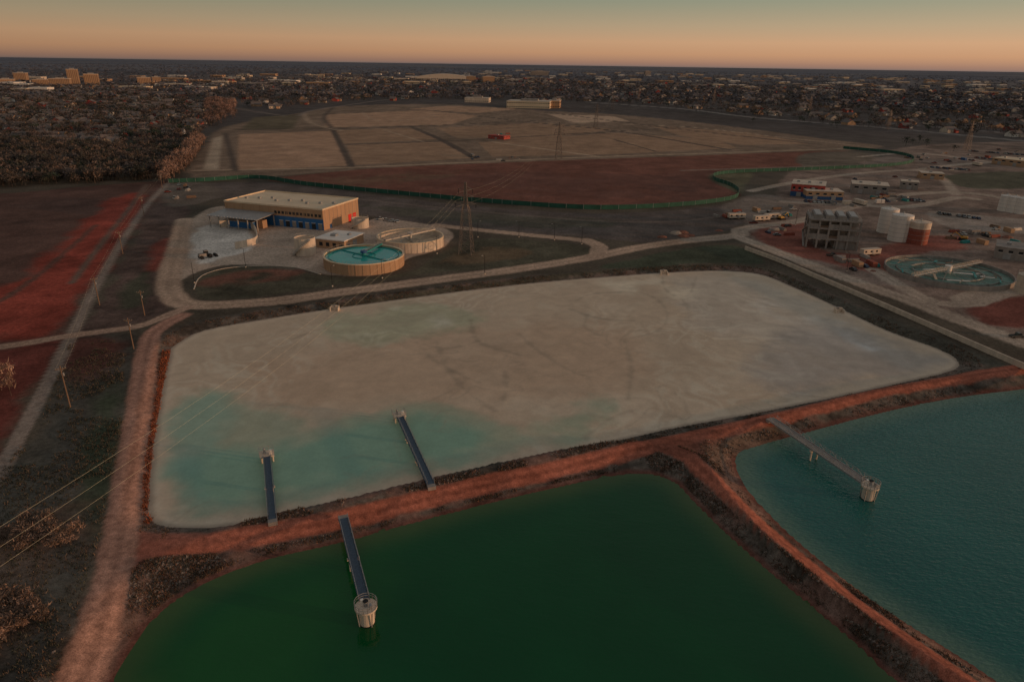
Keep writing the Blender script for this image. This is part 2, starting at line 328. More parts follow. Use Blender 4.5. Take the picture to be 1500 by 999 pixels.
# ---------------------------------------------------------------- sludge lagoon
x0,y0=LAG.min(0)-3;x1,y1=LAG.max(0)+3
s=Canvas(np.arange(x0,x1,0.65),np.arange(y0,y1,0.65),C(138,123,107),ZL)
wx=fbm(s.X,s.Y,45,4,61)*60;wy=fbm(s.X+500,s.Y,45,4,67)*60
nb=fbm(s.X+wx,s.Y+wy,40,5,91);nc=fbm(s.X+wx*1.3,s.Y-wy,26,5,97);ns=fbm(s.X+wx*2.2,s.Y+wy*2.2,34,5,103)
s.col*=(1+0.30*nb+0.08*s.n3)[...,None]
t=sstep(0.03,0.09,nc)[...,None]*0.35;s.col=s.col*(1-t)+np.array(C(148,136,121))*t
t=sstep(0.08,0.14,nb)[...,None]*0.35;s.col=s.col*(1-t)+np.array(C(124,109,94))*t
s.poly([(350,560),(420,520),(520,500),(700,480),(900,480),(950,520),(900,570),(720,600),(520,590),(400,600)],C(136,114,96),8,10,0.55,var=.3)
s.poly([(460,468),(560,452),(650,450),(700,470),(640,486),(560,500),(480,492)],C(124,125,105),5,8,0.75,var=0.3)
s.poly([(1000,410),(1110,410),(1180,440),(1260,480),(1240,510),(1100,500),(1010,470)],C(138,131,122),8,10,0.6,var=0.35)
s.poly([(1180,470),(1260,485),(1340,515),(1395,530),(1350,548),(1250,560),(1150,570),(1100,540)],C(118,113,109),8,8,0.75,var=0.3)
# drifted streaks: pale and darker folded bands
bnd=np.sin(ns*42);t=(sstep(0.35,1.0,bnd)*0.30*sstep(-.12,.1,s.n60))[...,None];s.col=s.col*(1-t)+np.array(C(158,147,134))*t
t=(sstep(-0.5,-1.0,bnd)*0.22*sstep(-.15,.05,s.n60))[...,None];s.col=s.col*(1-t)+np.array(C(116,103,90))*t
s.poly([(1225,470),(1260,478),(1300,510),(1285,522),(1240,500)],C(158,157,156),4,6,0.65,patchy=0.55)
s.poly([(1100,440),(1170,450),(1230,470),(1160,480)],C(150,147,142),4,8,0.45,patchy=0.5)
s.poly([(880,412),(1010,405),(1060,412),(1020,440),(950,440),(900,428)],C(154,144,129),4,7,0.55,patchy=0.55)
s.poly([(620,462),(700,455),(680,485),(640,490)],C(156,148,138),3,6,0.55,patchy=0.5)
s.poly([(740,488),(790,488),(785,502),(745,502)],C(156,150,143),2,4,0.6,patchy=0.5)
cy=C(107,117,102)
s.poly([(252,610),(270,582),(310,562),(355,568),(382,592),(440,610),(520,606),(575,588),(640,588),(695,608),(745,625),(800,612),(850,595),(900,590),(905,606),(850,638),(760,665),(650,692),(600,708),(450,740),(330,762),(250,760),(234,735),(238,670)],cy,4,7,0.7,var=0.06)
s.poly([(300,668),(380,645),(470,628),(580,612),(660,624),(700,640),(680,662),(600,686),(450,722),(330,740),(270,735),(262,700)],C(88,117,104),7,8,0.85,var=0.05)
s.poly([(258,610),(300,575),(340,582),(338,625),(300,665),(258,690)],C(96,121,110),5,6,0.6,var=0.05)
s.poly([(740,640),(820,610),(890,600),(900,615),(840,640),(760,662)],C(118,120,102),6,6,0.5,var=0.05)
d=sdf(s.X,s.Y,LAG)
t=(sstep(-4.5,-1.0,d+2*s.n12)*0.5)[...,None];s.col=s.col*(1-t)+np.array(C(146,132,117))*t
t=(sstep(-1.4,-0.2,d+0.8*s.n3)*0.6)[...,None];s.col=s.col*(1-t)+np.array(C(92,82,74))*t
vein=C(106,95,83)
for P,w in [([(935,428),(962,438),(978,462),(962,485),(915,497)],1.0),([(832,452),(862,462),(890,468),(930,470)],.8),([(640,500),(652,535),(680,570),(725,602)],1.2),([(760,488),(790,515),(840,545),(870,552)],1.0),([(915,500),(925,540),(920,585)],0.8),
    ([(740,545),(742,570),(735,590)],1.0),([(690,468),(700,500),(760,520)],0.7),([(845,440),(870,430),(940,428)],0.7),([(420,500),(470,480),(480,462)],0.7),([(1020,405),(1010,430),(985,440)],0.6),([(600,490),(640,530),(700,560)],0.8),([(860,640),(890,615),(930,600)],1.2),
    ([(860,462),(858,480),(880,492)],.6),([(970,402),(975,425),(1000,440),(1010,460)],.8),([(700,500),(660,510),(620,505)],.7)]:
    s.line(P,w,vein,0.9,1.8,0.42)
for k,(sc_,st) in enumerate(((36,.3),(20,.18))):
    rid=np.abs(fbm(s.X+wx*.6,s.Y+wy*.6,sc_,4,131+k*9));t=(np.exp(-(rid/0.006)**2)*sstep(0.0,0.10,fbm(s.X,s.Y,60,2,133+k))*st)[...,None];s.col=s.col*(1-t)+np.array(vein)*t
Zs=ZL+0.02*fbm(s.X,s.Y,5,3,141)
grid_mesh('sludge_lagoon',s,Zs,m_sludge,keep=d<1.5)
# ---------------------------------------------------------------- ponds
for nm,P,core,edge,mt,ew in (('green_pond_water',GRN,C(2,46,22),C(46,58,30),m_water_g,9),('teal_pond_water',TEA,C(20,62,58),C(64,82,70),m_water_b,9)):
    x0,y0=P.min(0)-3;x1,y1=P.max(0)+3
    c=Canvas(np.arange(x0,x1,1.6),np.arange(y0,y1,1.6),core,ZG)
    d=sdf(c.X,c.Y,P);t=(sstep(-ew,0.5,d+3*c.n12)**1.5*0.8)[...,None];c.col=c.col*(1+0.25*c.n60[...,None])*(1-t)+np.array(edge)*t
    if nm[0]=='g':
        c.poly([(150,1100),(180,990),(260,900),(420,850),(560,830),(480,950),(420,1100)],C(18,60,24),12,10,0.6,var=0.1)
    grid_mesh(nm,c,np.full(c.X.shape,ZG),mt,keep=d<3)
# ---------------------------------------------------------------- mesh builder
class MB:
    def __init__(s): s.v=[];s.f=[];s.m=[];s.mats=[]
    def mi(s,m):
        if m not in s.mats:s.mats.append(m)
        return s.mats.index(m)
    def add(s,V,Fs,m):
        b=len(s.v);s.v+=[tuple(v) for v in V];k=s.mi(m)
        for f in Fs: s.f.append(tuple(b+i for i in f));s.m.append(k)
    def box(s,x0,x1,y0,y1,z0,z1,m):
        s.add([(x0,y0,z0),(x1,y0,z0),(x1,y1,z0),(x0,y1,z0),(x0,y0,z1),(x1,y0,z1),(x1,y1,z1),(x0,y1,z1)],[(0,3,2,1),(4,5,6,7),(0,1,5,4),(1,2,6,5),(2,3,7,6),(3,0,4,7)],m)
    def cyl(s,cx,cy,z0,z1,r0,r1,m,n=24,cap=True):
        V=[];
        for z,r in ((z0,r0),(z1,r1)):
            for i in range(n):
                a=2*math.pi*i/n;V.append((cx+r*math.cos(a),cy+r*math.sin(a),z))
        Fs=[(i,(i+1)%n,n+(i+1)%n,n+i) for i in range(n)]
        if cap: Fs+=[tuple(range(n,2*n)),tuple(range(n-1,-1,-1))]
        s.add(V,Fs,m)
    def ring(s,cx,cy,z0,z1,ri,ro,m,n=48,a0=0,a1=2*math.pi):
        full=abs(a1-a0-2*math.pi)<1e-6;k=n if full else n+1;V=[]
        for i in range(k):
            a=a0+(a1-a0)*i/n;c,q=math.cos(a),math.sin(a)
            V+=[(cx+ri*c,cy+ri*q,z0),(cx+ro*c,cy+ro*q,z0),(cx+ro*c,cy+ro*q,z1),(cx+ri*c,cy+ri*q,z1)]
        Fs=[]
        for i in range(n):
            a=4*i;b=4*((i+1)%k)
            Fs+=[(a+1,b+1,b+2,a+2),(a+2,b+2,b+3,a+3),(a+3,b+3,b,a),(a,b,b+1,a+1)]
        if not full: Fs+=[(0,1,2,3),(4*n+3,4*n+2,4*n+1,4*n)]
        s.add(V,Fs,m)
    def beam(s,p,q,w,m,h=None):
        p=Vector(p);q=Vector(q);d=(q-p);L=d.length
        if L<1e-6:return
        d.normalize();up=Vector((0,0,1)) if abs(d.z)<0.95 else Vector((1,0,0));a=d.cross(up).normalized()*w/2;b=a.cross(d).normalized()*(h or w)/2
        V=[p-a-b,p+a-b,p+a+b,p-a+b,q-a-b,q+a-b,q+a+b,q-a+b]
        s.add(V,[(0,3,2,1),(4,5,6,7),(0,1,5,4),(1,2,6,5),(2,3,7,6),(3,0,4,7)],m)
    def gable(s,x0,x1,y0,y1,z0,z1,h,m,mr,ov=0.4):
        s.box(x0,x1,y0,y1,z0,z1,m);ym=(y0+y1)/2
        s.add([(x0,y0,z1),(x0,y1,z1),(x0,ym,z1+h),(x1,y0,z1),(x1,y1,z1),(x1,ym,z1+h)],[(0,2,1),(3,4,5)],m)
        s.add([(x0-ov,y0-ov,z1-0.1),(x1+ov,y0-ov,z1-0.1),(x1+ov,ym,z1+h+0.1),(x0-ov,ym,z1+h+0.1),(x0-ov,y1+ov,z1-0.1),(x1+ov,y1+ov,z1-0.1)],[(0,1,2,3),(3,2,5,4)],mr)
    def build(s,name,loc=(0,0,0),rot=0.0,smooth=False):
        me=bpy.data.meshes.new(name);me.from_pydata(s.v,[],s.f);me.polygons.foreach_set('material_index',s.m)
        for m in s.mats: me.materials.append(m)
        me.update();o=bpy.data.objects.new(name,me);scene.collection.objects.link(o);o.location=loc;o.rotation_euler=(0,0,rot);return o
def place(me,name,x,y,rot=0,sc=1,z=0.0):
    o=bpy.data.objects.new(name,me);scene.collection.objects.link(o);o.location=(x,y,z);o.rotation_euler=(0,0,rot);o.scale=(sc,)*3;return o
def rail(mb,p,q,m,h=1.1,step=2.5,w=0.07):
    p=Vector(p);q=Vector(q);n=max(1,int((q-p).length/step))
    for i in range(n+1):
        a=p.lerp(q,i/n);mb.beam(a,a+Vector((0,0,h)),w,m)
    for k in (0.55,1.0): mb.beam(p+Vector((0,0,h*k)),q+Vector((0,0,h*k)),w,m)
# ---------------------------------------------------------------- main process building
p0=S(475,338);ROT=math.atan2(-.323,.946)
b=MB();L_,W_,Ht=68,38,11.5
b.box(-L_,-0.1,0,W_,0,6.2,m_blue)
b.box(-0.1,0,0,W_,0,6.2,m_beige)
b.box(-L_,0,0,W_,6.2,Ht,m_beige)
b.box(-L_-0.25,0.25,-0.25,0.15,Ht,Ht+0.9,m_cream);b.box(-L_-0.25,0.25,W_-0.15,W_+0.25,Ht,Ht+0.9,m_cream)
b.box(-L_-0.25,-L_+0.15,0.15,W_-0.15,Ht,Ht+0.9,m_cream);b.box(-0.15,0.25,0.15,W_-0.15,Ht,Ht+0.9,m_cream)
b.box(-L_+0.15,-0.15,0.15,W_-0.15,Ht,Ht+0.25,m_cream)
for i in range(9):
    x=-L_+5+i*7.2;b.box(x,x+1.6,12+3*(i%3),13.6+3*(i%3),Ht+0.25,Ht+1.3,m_grey)
for i in range(13):
    x=-33+i*2.5;b.box(x,x+1.7,-0.09,0.0,7.4,9.0,m_glass)
for i in range(7):
    x=-30+i*4.4;b.box(x,x+2.6,-0.12,0.0,0.3,3.6,m_glass if i%2 else m_concd);b.box(x-0.12,x+2.72,-0.16,0,3.6,3.8,m_white)
for i in range(12): b.box(-L_+0.5+i*6.1,-L_+0.8+i*6.1,-0.2,0,6.25,Ht,m_beige)
b.box(0.0,0.2,26,29.5,0.1,4.2,m_red);b.box(0.0,0.2,31,34.5,0.1,4.2,m_red);b.box(0.0,0.15,6,8,0.1,2.4,m_blue2)
for i in range(9): b.box(0,0.08,2+i*4.2,2.15+i*4.2,4.4,Ht,m_concd)
b.build('process_building',(*p0,0),ROT)
b=MB()
for x in np.linspace(-66,-33,6):
    for y in (-16,-1): b.box(x-.25,x+.25,y-.25,y+.25,0,6.2,m_steel)
    b.beam((x,-17,6.3),(x,-0.5,7.2),0.35,m_steel)
b.add([(-67,-17.5,6.5),(-32,-17.5,6.5),(-32,-0.4,7.5),(-67,-0.4,7.5),(-67,-17.5,6.8),(-32,-17.5,6.8),(-32,-0.4,7.8),(-67,-0.4,7.8)],[(0,3,2,1),(4,5,6,7),(0,1,5,4),(1,2,6,5),(2,3,7,6),(3,0,4,7)],m_grey)
for i in range(17): b.box(-66.8+i*2.1,-66.7+i*2.1,-17.4,-17.0,6.8,6.95,m_white)
b.box(-60,-40,-12,-3,0,3.5,m_blue);b.box(-60.2,-39.8,-12.2,-2.8,3.5,3.8,m_grey)
b.box(-38,-35,-9,-5,0,4.5,m_beige)
b.build('loading_canopy',(*p0,0),ROT)
q0=S(505,367)
b=MB();b.box(-17,0,0,19,0,4.6,m_beige);b.box(-17.5,0.5,-0.5,19.5,4.6,5.1,m_white)
for i in range(4): b.box(-15+i*4,-13+i*4,-0.06,0,1.2,3.2,m_glass)
b.box(0,0.06,3,5,0,2.3,m_blue2);b.box(0,0.06,8,12,0.1,3.4,m_grey)
b.box(-12,-9,6,9,5.1,6.2,m_grey);b.box(-5,-3.5,11,13,5.1,6,m_grey)
b.build('filter_building',(*q0,0),ROT)
def holding_tank(u,v,r,h):
    x,y=S(u,v);b=MB();b.ring(0,0,0,h,r-0.4,r,m_conc,28);b.cyl(0,0,0,h-1.2,r-0.45,r-0.45,m_sand,28)
    for i in range(14):
        a=-2.6+i*0.13;b.box((r+.8)*math.cos(a)-.6,(r+.8)*math.cos(a)+.6,(r+.8)*math.sin(a)-.6,(r+.8)*math.sin(a)+.6,h*i/14,h*(i+1)/14,m_steel)
    for i in range(20):
        a=i*math.tau/20;a2=(i+1)*math.tau/20
        b.beam(((r-.2)*math.cos(a),(r-.2)*math.sin(a),h),((r-.2)*math.cos(a),(r-.2)*math.sin(a),h+1.1),0.07,m_steel)
        b.beam(((r-.2)*math.cos(a),(r-.2)*math.sin(a),h+1.1),((r-.2)*math.cos(a2),(r-.2)*math.sin(a2),h+1.1),0.07,m_steel)
    b.build('concrete_holding_tank',(x,y,0))
holding_tank(448,372,5.2,8.5);holding_tank(528,333,5.0,5.5)
def clarifier(u,v,R,h,water,empty=False,brot=0.0):
    x,y=S(u,v,h);b=MB()
    b.ring(0,0,0,h,R-0.5,R,m_beige if not empty else m_conc,72);b.ring(0,0,h-0.35,h+0.05,R-0.6,R+0.25,m_cream,72)
    for i in range(36):
        a=i*math.tau/36;b.beam((R*math.cos(a),R*math.sin(a),0),(R*math.cos(a),R*math.sin(a),h-.35),0.22,m_conc if empty else m_beige)
    zi=h-0.9 if not empty else h-3.2
    b.cyl(0,0,0.1,zi,R-0.55,R-0.55,water,72)
    b.ring(0,0,zi-0.4,zi+0.35,R-2.6,R-2.3,m_tealp if not empty else m_conc,72)
    b.ring(0,0,zi-0.4,zi+0.25,R*0.28,R*0.28+0.25,m_tealp if not empty else m_steel,36)
    b.cyl(0,0,zi,h+1.0,1.0,1.0,m_tealp if not empty else m_steel,16)
    c,q=math.cos(brot),math.sin(brot)
    e=-R if empty else 0
    for sgn in (-0.8,0.8):
        A=(e*c-sgn*q,e*q+sgn*c,h+0.5);B=(R*c-sgn*q,R*q+sgn*c,h+0.5);b.beam(A,B,0.15,m_tealp if not empty else m_steel,0.7);rail(b,(A[0],A[1],h+0.7),(B[0],B[1],h+0.7),m_steel,1.1,2)
    b.beam((e*c,e*q,h+0.6),(R*c,R*q,h+0.6),1.5,m_deck,0.1)
    for a in (brot+1.2,brot+1.2+math.pi):
        b.beam((0,0,zi+0.3),((R-3)*math.cos(a),(R-3)*math.sin(a),zi+0.15),0.35,m_tealp if not empty else m_steel)
    b.cyl(0,0,h+0.6,h+1.6,1.6,1.6,m_blue2 if not empty else m_grey,16)
    n=60
    for i in range(n):
        a=i*math.tau/n;a2=(i+1)*math.tau/n
        b.beam((R*math.cos(a),R*math.sin(a),h),(R*math.cos(a),R*math.sin(a),h+1.1),0.06,m_steel);b.beam((R*math.cos(a),R*math.sin(a),h+1.1),(R*math.cos(a2),R*math.sin(a2),h+1.1),0.06,m_steel)
    b.build('clarifier_tank',(x,y,0))
clarifier(533,372,18.8,5.3,m_teal,False,math.radians(75))
clarifier(601,345,17.4,5.3,m_sand,True,math.radians(50))
def wall(name,P,h,th,m,z0=0.0,m2=None,step=None,mp=None,pw=0.15):
    b=MB();P=np.asarray(P,float);n=len(P)
    nrm=[]
    for i in range(n):
        d=P[min(i+1,n-1)]-P[max(i-1,0)];d/=np.linalg.norm(d)+1e-9;nrm.append(np.array([-d[1],d[0]]))
    V=[];
    for i in range(n):
        l=P[i]+nrm[i]*th/2;r=P[i]-nrm[i]*th/2
        V+=[(l[0],l[1],z0),(r[0],r[1],z0),(r[0],r[1],z0+h),(l[0],l[1],z0+h)]
    Fs=[(0,1,2,3),(4*n-1,4*n-2,4*n-3,4*n-4)]
    for i in range(n-1):
        a=4*i;c=a+4;Fs+=[(a,c,c+1,a+1),(a+1,c+1,c+2,a+2),(a+2,c+2,c+3,a+3),(a+3,c+3,c,a)]
    b.add(V,Fs,m)
    if step:
        for i in range(n-1):
            L=np.linalg.norm(P[i+1]-P[i]);k=max(1,int(L/step))
            for j in range(k):
                q=P[i]+(P[i+1]-P[i])*j/k;b.box(q[0]-pw,q[0]+pw,q[1]-pw,q[1]+pw,z0,z0+h+0.35,mp)
    return b.build(name)
wall('sludge_bunker_wall',catmull(SP([(322,333),(350,331),(370,336),(377,348),(374,358),(345,365)]),False,4),3.6,0.4,m_conc)
wall('green_windscreen_fence',catmull(SP([(247,268),(300,266),(380,262),(450,272),(600,287),(750,300),(880,307),(1000,302),(1070,293),(1082,283),(1070,273),(1046,264),(1050,257),(1090,253),(1200,249),(1300,244),(1336,238),(1332,230),(1300,224),(1235,218)]),False,5),3.0,0.15,m_green,0,step=7,mp=m_grey,pw=0.12)
wp=catmull(SP([(1091,366),(1140,384),(1200,410),(1300,453),(1400,497),(1500,541),(1620,590)]),False,5)
wall('concrete_channel_wall',wp,2.0,0.5,m_conc)
wall('concrete_channel_apron',wp+np.array([1.6,1.2]),0.25,2.6,m_concd)
wall('concrete_kerb',catmull(SP([(284,424),(296,404),(340,392),(420,390),(470,402)]),False,4),0.15,0.4,m_conc)
# ---------------------------------------------------------------- piers
def pier(name,a,b_,deckz,base,wd=1.8,tower=True,truss=False,za=0.3):
    A=Vector((*S(*a,za),za));B=Vector((*S(*b_,deckz),deckz));d=(B-A);Ln=math.hypot(d.x,d.y);rot=math.atan2(d.y,d.x);dz=(deckz-za)/Ln
    b=MB();zz=lambda x:x*dz
    b.beam((0,0,0),(Ln,0,zz(Ln)),wd-0.3,m_deck if not truss else m_concd,0.08)
    b.box(-1.2,0,-wd/2-.1,wd/2+.1,-.9,.02,m_concd)
    for sy in (-wd/2,wd/2):
        b.beam((0,sy,-0.1),(Ln,sy,zz(Ln)-0.1),0.18,m_grey if truss else m_deck,0.45)
        rail(b,(0,sy,0.1),(Ln,sy,zz(Ln)+0.1),m_grey,1.1,1.8,0.055)
        if truss:
            n=int(Ln/2)
            for i in range(n):
                x=Ln*i/n;x2=Ln*(i+1)/n;b.beam((x,sy,zz(x)+(0.1 if i%2 else 1.1)),(x2,sy,zz(x2)+(1.1 if i%2 else 0.1)),0.07,m_steel)
    n=max(2,int(Ln/11))
    for i in range(1,n):
        x=Ln*i/n
        for sy in (-wd/2+0.2,wd/2-0.2): b.cyl(x,sy,base-za-1,zz(x)-0.2,0.22,0.22,m_conc,10)
        b.box(x-0.25,x+0.25,-wd/2-0.3,wd/2+0.3,zz(x)-0.75,zz(x)-0.35,m_conc)
    zt=zz(Ln)
    if tower:
        R=2.0;b.cyl(Ln+1.4,0,base-za-1,zt-0.25,1.35,1.35,m_conc,24);b.cyl(Ln+1.4,0,zt-0.25,zt+0.1,R,R,m_conc,24)
        b.ring(Ln+1.4,0,base-za-.4,base-za+.15,1.35,1.42,m_dark,24)
        for i in range(16):
            t1=i*math.tau/16;t2=(i+1)*math.tau/16;P1=(Ln+1.4+R*math.cos(t1),R*math.sin(t1),zt+0.1);P2=(Ln+1.4+R*math.cos(t2),R*math.sin(t2),zt+0.1);rail(b,P1,P2,m_steel,1.15,5,0.07)
        b.cyl(Ln+1.4,0,zt+0.1,zt+1.2,0.35,0.3,m_grey,12);b.box(Ln+0.6,Ln+1.1,-0.8,-0.3,zt+0.1,zt+1.3,m_white)
        b.cyl(Ln+1.4,0,zt+1.2,zt+1.3,.5,.5,m_dark,12);b.box(Ln+1.8,Ln+2.6,.5,.9,zt+.1,zt+.9,m_grey)
        for k in range(4):
            a=k*math.pi/2+0.4;b.beam((Ln+1.4+1.5*math.cos(a),1.5*math.sin(a),base-za-0.5),(Ln+1.4+1.9*math.cos(a),1.9*math.sin(a),zt-0.2),0.18,m_steel)
    else:
        b.box(Ln-0.2,Ln+2.8,-1.7,1.7,zt-0.3,zt+0.1,m_conc)
        for p,q in (((Ln-.2,-1.7),(Ln+2.8,-1.7)),((Ln+2.8,-1.7),(Ln+2.8,1.7)),((Ln+2.8,1.7),(Ln-.2,1.7))): rail(b,(*p,zt+.1),(*q,zt+.1),m_steel,1.1,1,0.07)
        b.cyl(Ln+1.4,0.5,zt+0.1,zt+1.5,0.3,0.25,m_grey,12);b.box(Ln+0.4,Ln+1.0,-1.2,-0.6,zt+0.1,zt+1.2,m_white)
        for sx in (0.3,2.3):
            for sy in (-1.3,1.3): b.cyl(Ln+sx,sy,base-za-1,zt-0.3,0.22,0.22,m_conc,10)
    b.build(name,A,rot)
pier('intake_pier',(503,759),(534,880),0.8,ZG,1.8,True)
pier('intake_pier',(1132,615),(1268,706),0.8,ZG,2.4,True,True)
pier('decant_pier',(399,760),(391,668),0.6,ZL,1.7,False)
pier('decant_pier',(631,709),(586,610),0.6,ZL,1.7,False)
for u,v in ((491,449),(972,397),(1228,452)):
    x,y=S(u,v,0);b=MB();b.box(-1.6,1.6,-0.3,0.3,-1.4,0.4,m_conc);b.cyl(0,0,-0.1,0.6,0.6,0.6,m_concd,16);b.box(-1.7,-1.4,-2.4,-0.3,-1.4,0.1,m_conc);b.box(1.4,1.7,-2.4,-0.3,-1.4,0.1,m_conc);b.build('pipe_headwall',(x,y,0.05))
# ---------------------------------------------------------------- pylons + wires
def pylon(x,y,h,rot,arms=5.2,w=0.22):
    b=MB();bw=h*0.085;lv=[0,.12,.24,.35,.45,.54,.62,.7,.76,.82,.88,.94,1.0]
    def hw(t): return bw*(1-t)**1.0*0.85+ (0.75 if t<1 else 0.15) if t<0.7 else 0.9-(t-0.7)*1.8
    C4=[(-1,-1),(1,-1),(1,1),(-1,1)]
    for i in range(len(lv)-1):
        a,c=lv[i],lv[i+1];wa,wc=hw(a),hw(c);za,zc=a*h,c*h
        for k in range(4):
            p=C4[k];q=C4[(k+1)%4]
            b.beam((p[0]*wa,p[1]*wa,za),(p[0]*wc,p[1]*wc,zc),w,m_pyl)
            b.beam((p[0]*wa,p[1]*wa,za),(q[0]*wc,q[1]*wc,zc),w*0.6,m_pyl);b.beam((q[0]*wa,q[1]*wa,za),(p[0]*wc,p[1]*wc,zc),w*0.6,m_pyl)
            b.beam((p[0]*wc,p[1]*wc,zc),(q[0]*wc,q[1]*wc,zc),w*0.6,m_pyl)
    att=[]
    for t,l in ((0.70,arms),(0.80,arms*0.85),(0.90,arms*0.7)):
        z=t*h
        for sg in (-1,1):
            for sy in (-1,1): b.beam((sg*0.8,sy*0.8,z),(sg*l,0,z+0.3),w*0.6,m_pyl);b.beam((sg*0.8,sy*0.8,z+h*0.04),(sg*l,0,z+0.3),w*0.6,m_pyl)
            b.cyl(sg*l,0,z-1.6,z+0.2,0.14,0.14,m_dark,8);att.append((sg*l,0,z-1.6))
    o=b.build('transmission_tower',(x,y,0),rot);R=Matrix.Rotation(rot,3,'Z')
    return [Vector((x,y,0))+R@Vector(a) for a in att]
base=[(-85,20),S(683,372),S(818,233),(125,1105),(210,1560)]
rot=-math.atan2(49,264)
att=[pylon(x,y,h,rot,w=ww) for (x,y),h,ww in zip(base,(36,36,36,36,36),(0.2,0.22,0.26,0.28,0.3))]
def wires(name,segs,r=0.035,sag=0.03,n=16):
    cu=bpy.data.curves.new(name,'CURVE');cu.dimensions='3D';cu.bevel_depth=r;cu.bevel_resolution=0
    for p,q in segs:
        sp=cu.splines.new('POLY');sp.points.add(n);L=(q-p).length
        for i in range(n+1):
            t=i/n;a=p.lerp(q,t);sp.points[i].co=(a.x,a.y,a.z-4*sag*L*t*(1-t),1)
    cu.materials.append(m_wire);o=bpy.data.objects.new(name,cu);scene.collection.objects.link(o)
segs=[]
for i in range(len(att)-1):
    for k in (0,2,4): segs.append((att[i][k],att[i+1][k]))
wires('power_lines',segs,0.018)
for (u,v,h) in ((1415,222,34),(1185,165,36),(1045,152,36),(1300,190,30),(935,150,36)):
    x,y=S(u,v);pylon(x,y,h,0.4,w=0.2)
def wpole(x,y,h,rot,nm='utility_pole'):
    b=MB();b.cyl(0,0,0,h,0.2,0.13,m_wood,10);b.box(-1.3,1.3,-0.08,0.08,h-1.0,h-0.8,m_wood)
    for sx in (-1.2,-0.5,0.5,1.2): b.cyl(sx,0,h-0.8,h-0.5,0.07,0.07,m_grey,8)
    b.beam((-0.8,0,h-0.9),(0,0,h-1.7),0.06,m_steel);b.beam((0.8,0,h-0.9),(0,0,h-1.7),0.06,m_steel)
    b.cyl(0.35,0.0,h-3.0,h-2.1,0.22,0.22,m_grey,10)
    b.build(nm,(x,y,0),rot);return Vector((x,y,h-0.5))
pl=[wpole(*S(u,v),h,0.5) for u,v,h in ((103,596,12.5),(146,447,11.5),(180,372,11.5),(211,315,11.5),(238,277,11.5))]
wires('service_lines',[(pl[i]+Vector((s_,0,0)),pl[i+1]+Vector((s_,0,0))) for i in range(len(pl)-1) for s_ in (-1.1,1.1)],0.012,0.012,8)
for u,v,h in ((196,511,11),(212,462,10)): wpole(*S(u,v),h,0.1)
def lamp(u,v,h=9,rot=0):
    x,y=S(u,v);b=MB();b.cyl(0,0,0,0.6,0.3,0.3,m_conc,10);b.cyl(0,0,0.6,h,0.12,0.08,m_dark,8);b.beam((0,0,h),(1.3,0,h+0.15),0.08,m_dark);b.box(1.1,1.9,-0.18,0.18,h+0.05,h+0.22,m_grey);b.build('street_lamp',(x,y,0),rot)
for u,v in ((285,415),(487,420),(710,402),(700,348),(812,352),(852,358),(640,372),(760,348),(560,408),(360,392),(1165,330),(1290,300),(1240,398)): lamp(u,v,9,random.uniform(0,6))
# ---------------------------------------------------------------- construction site buildings
def F2(p,q):
    a=S(*p);c=S(*q);return a,math.atan2(c[1]-a[1],c[0]-a[0]),math.hypot(c[0]-a[0],c[1]-a[1])
a,ro,Ln=F2((1180,362),(1254,368))
b=MB();dp=20;fl=[0,5.5,11,15.5]
for zi,z in enumerate(fl[1:]): b.box(-0.4,Ln+0.4,-0.4,dp+0.4,z-0.7,z,m_concd)
nx=5
for i in range(nx+1):
    x=Ln*i/nx
    for y in (0.3,dp/2,dp-0.3):
        for k in range(3): b.box(x-0.45,x+0.45,y-0.45,y+0.45,fl[k]+0.01,fl[k+1]-0.7,m_concd)
for k in (1,2):
    for i in range(nx):
        x=Ln*i/nx
        if (i+k)%3: b.box(x+0.46,x+Ln/nx-0.46,0.1,0.45,fl[k]+0.01,fl[k]+2.2,m_concd)
        b.box(x+0.46,x+Ln/nx-0.46,dp*0.45,dp*0.5,fl[k]+0.01,fl[k+1]-0.7,m_concd)
b.box(Ln*0.55,Ln-0.5,1,dp-1,0.01,4.8,m_concd)
for i in range(4):
    x=2+i*Ln/4.3;b.box(x,x+Ln/6,2,dp-2,fl[3],fl[3]+1.8,m_concd);b.box(x+0.6,x+Ln/6-0.6,2.6,dp-2.6,fl[3]+1.8,fl[3]+2.2,m_grey)
for p,q in (((0,0),(Ln,0)),((Ln,0),(Ln,dp)),((0,0),(0,dp)),((0,dp),(Ln,dp))): rail(b,(*p,fl[3]),(*q,fl[3]),m_steel,1.2,2,0.1)
b.beam((-1,2,0),(-1,dp-2,fl[1]),1.0,m_steel,0.3);b.beam((-1,dp-2,fl[1]),(-1,2,fl[2]),1.0,m_steel,0.3)
b.build('concrete_frame_building',(*a,0),ro)
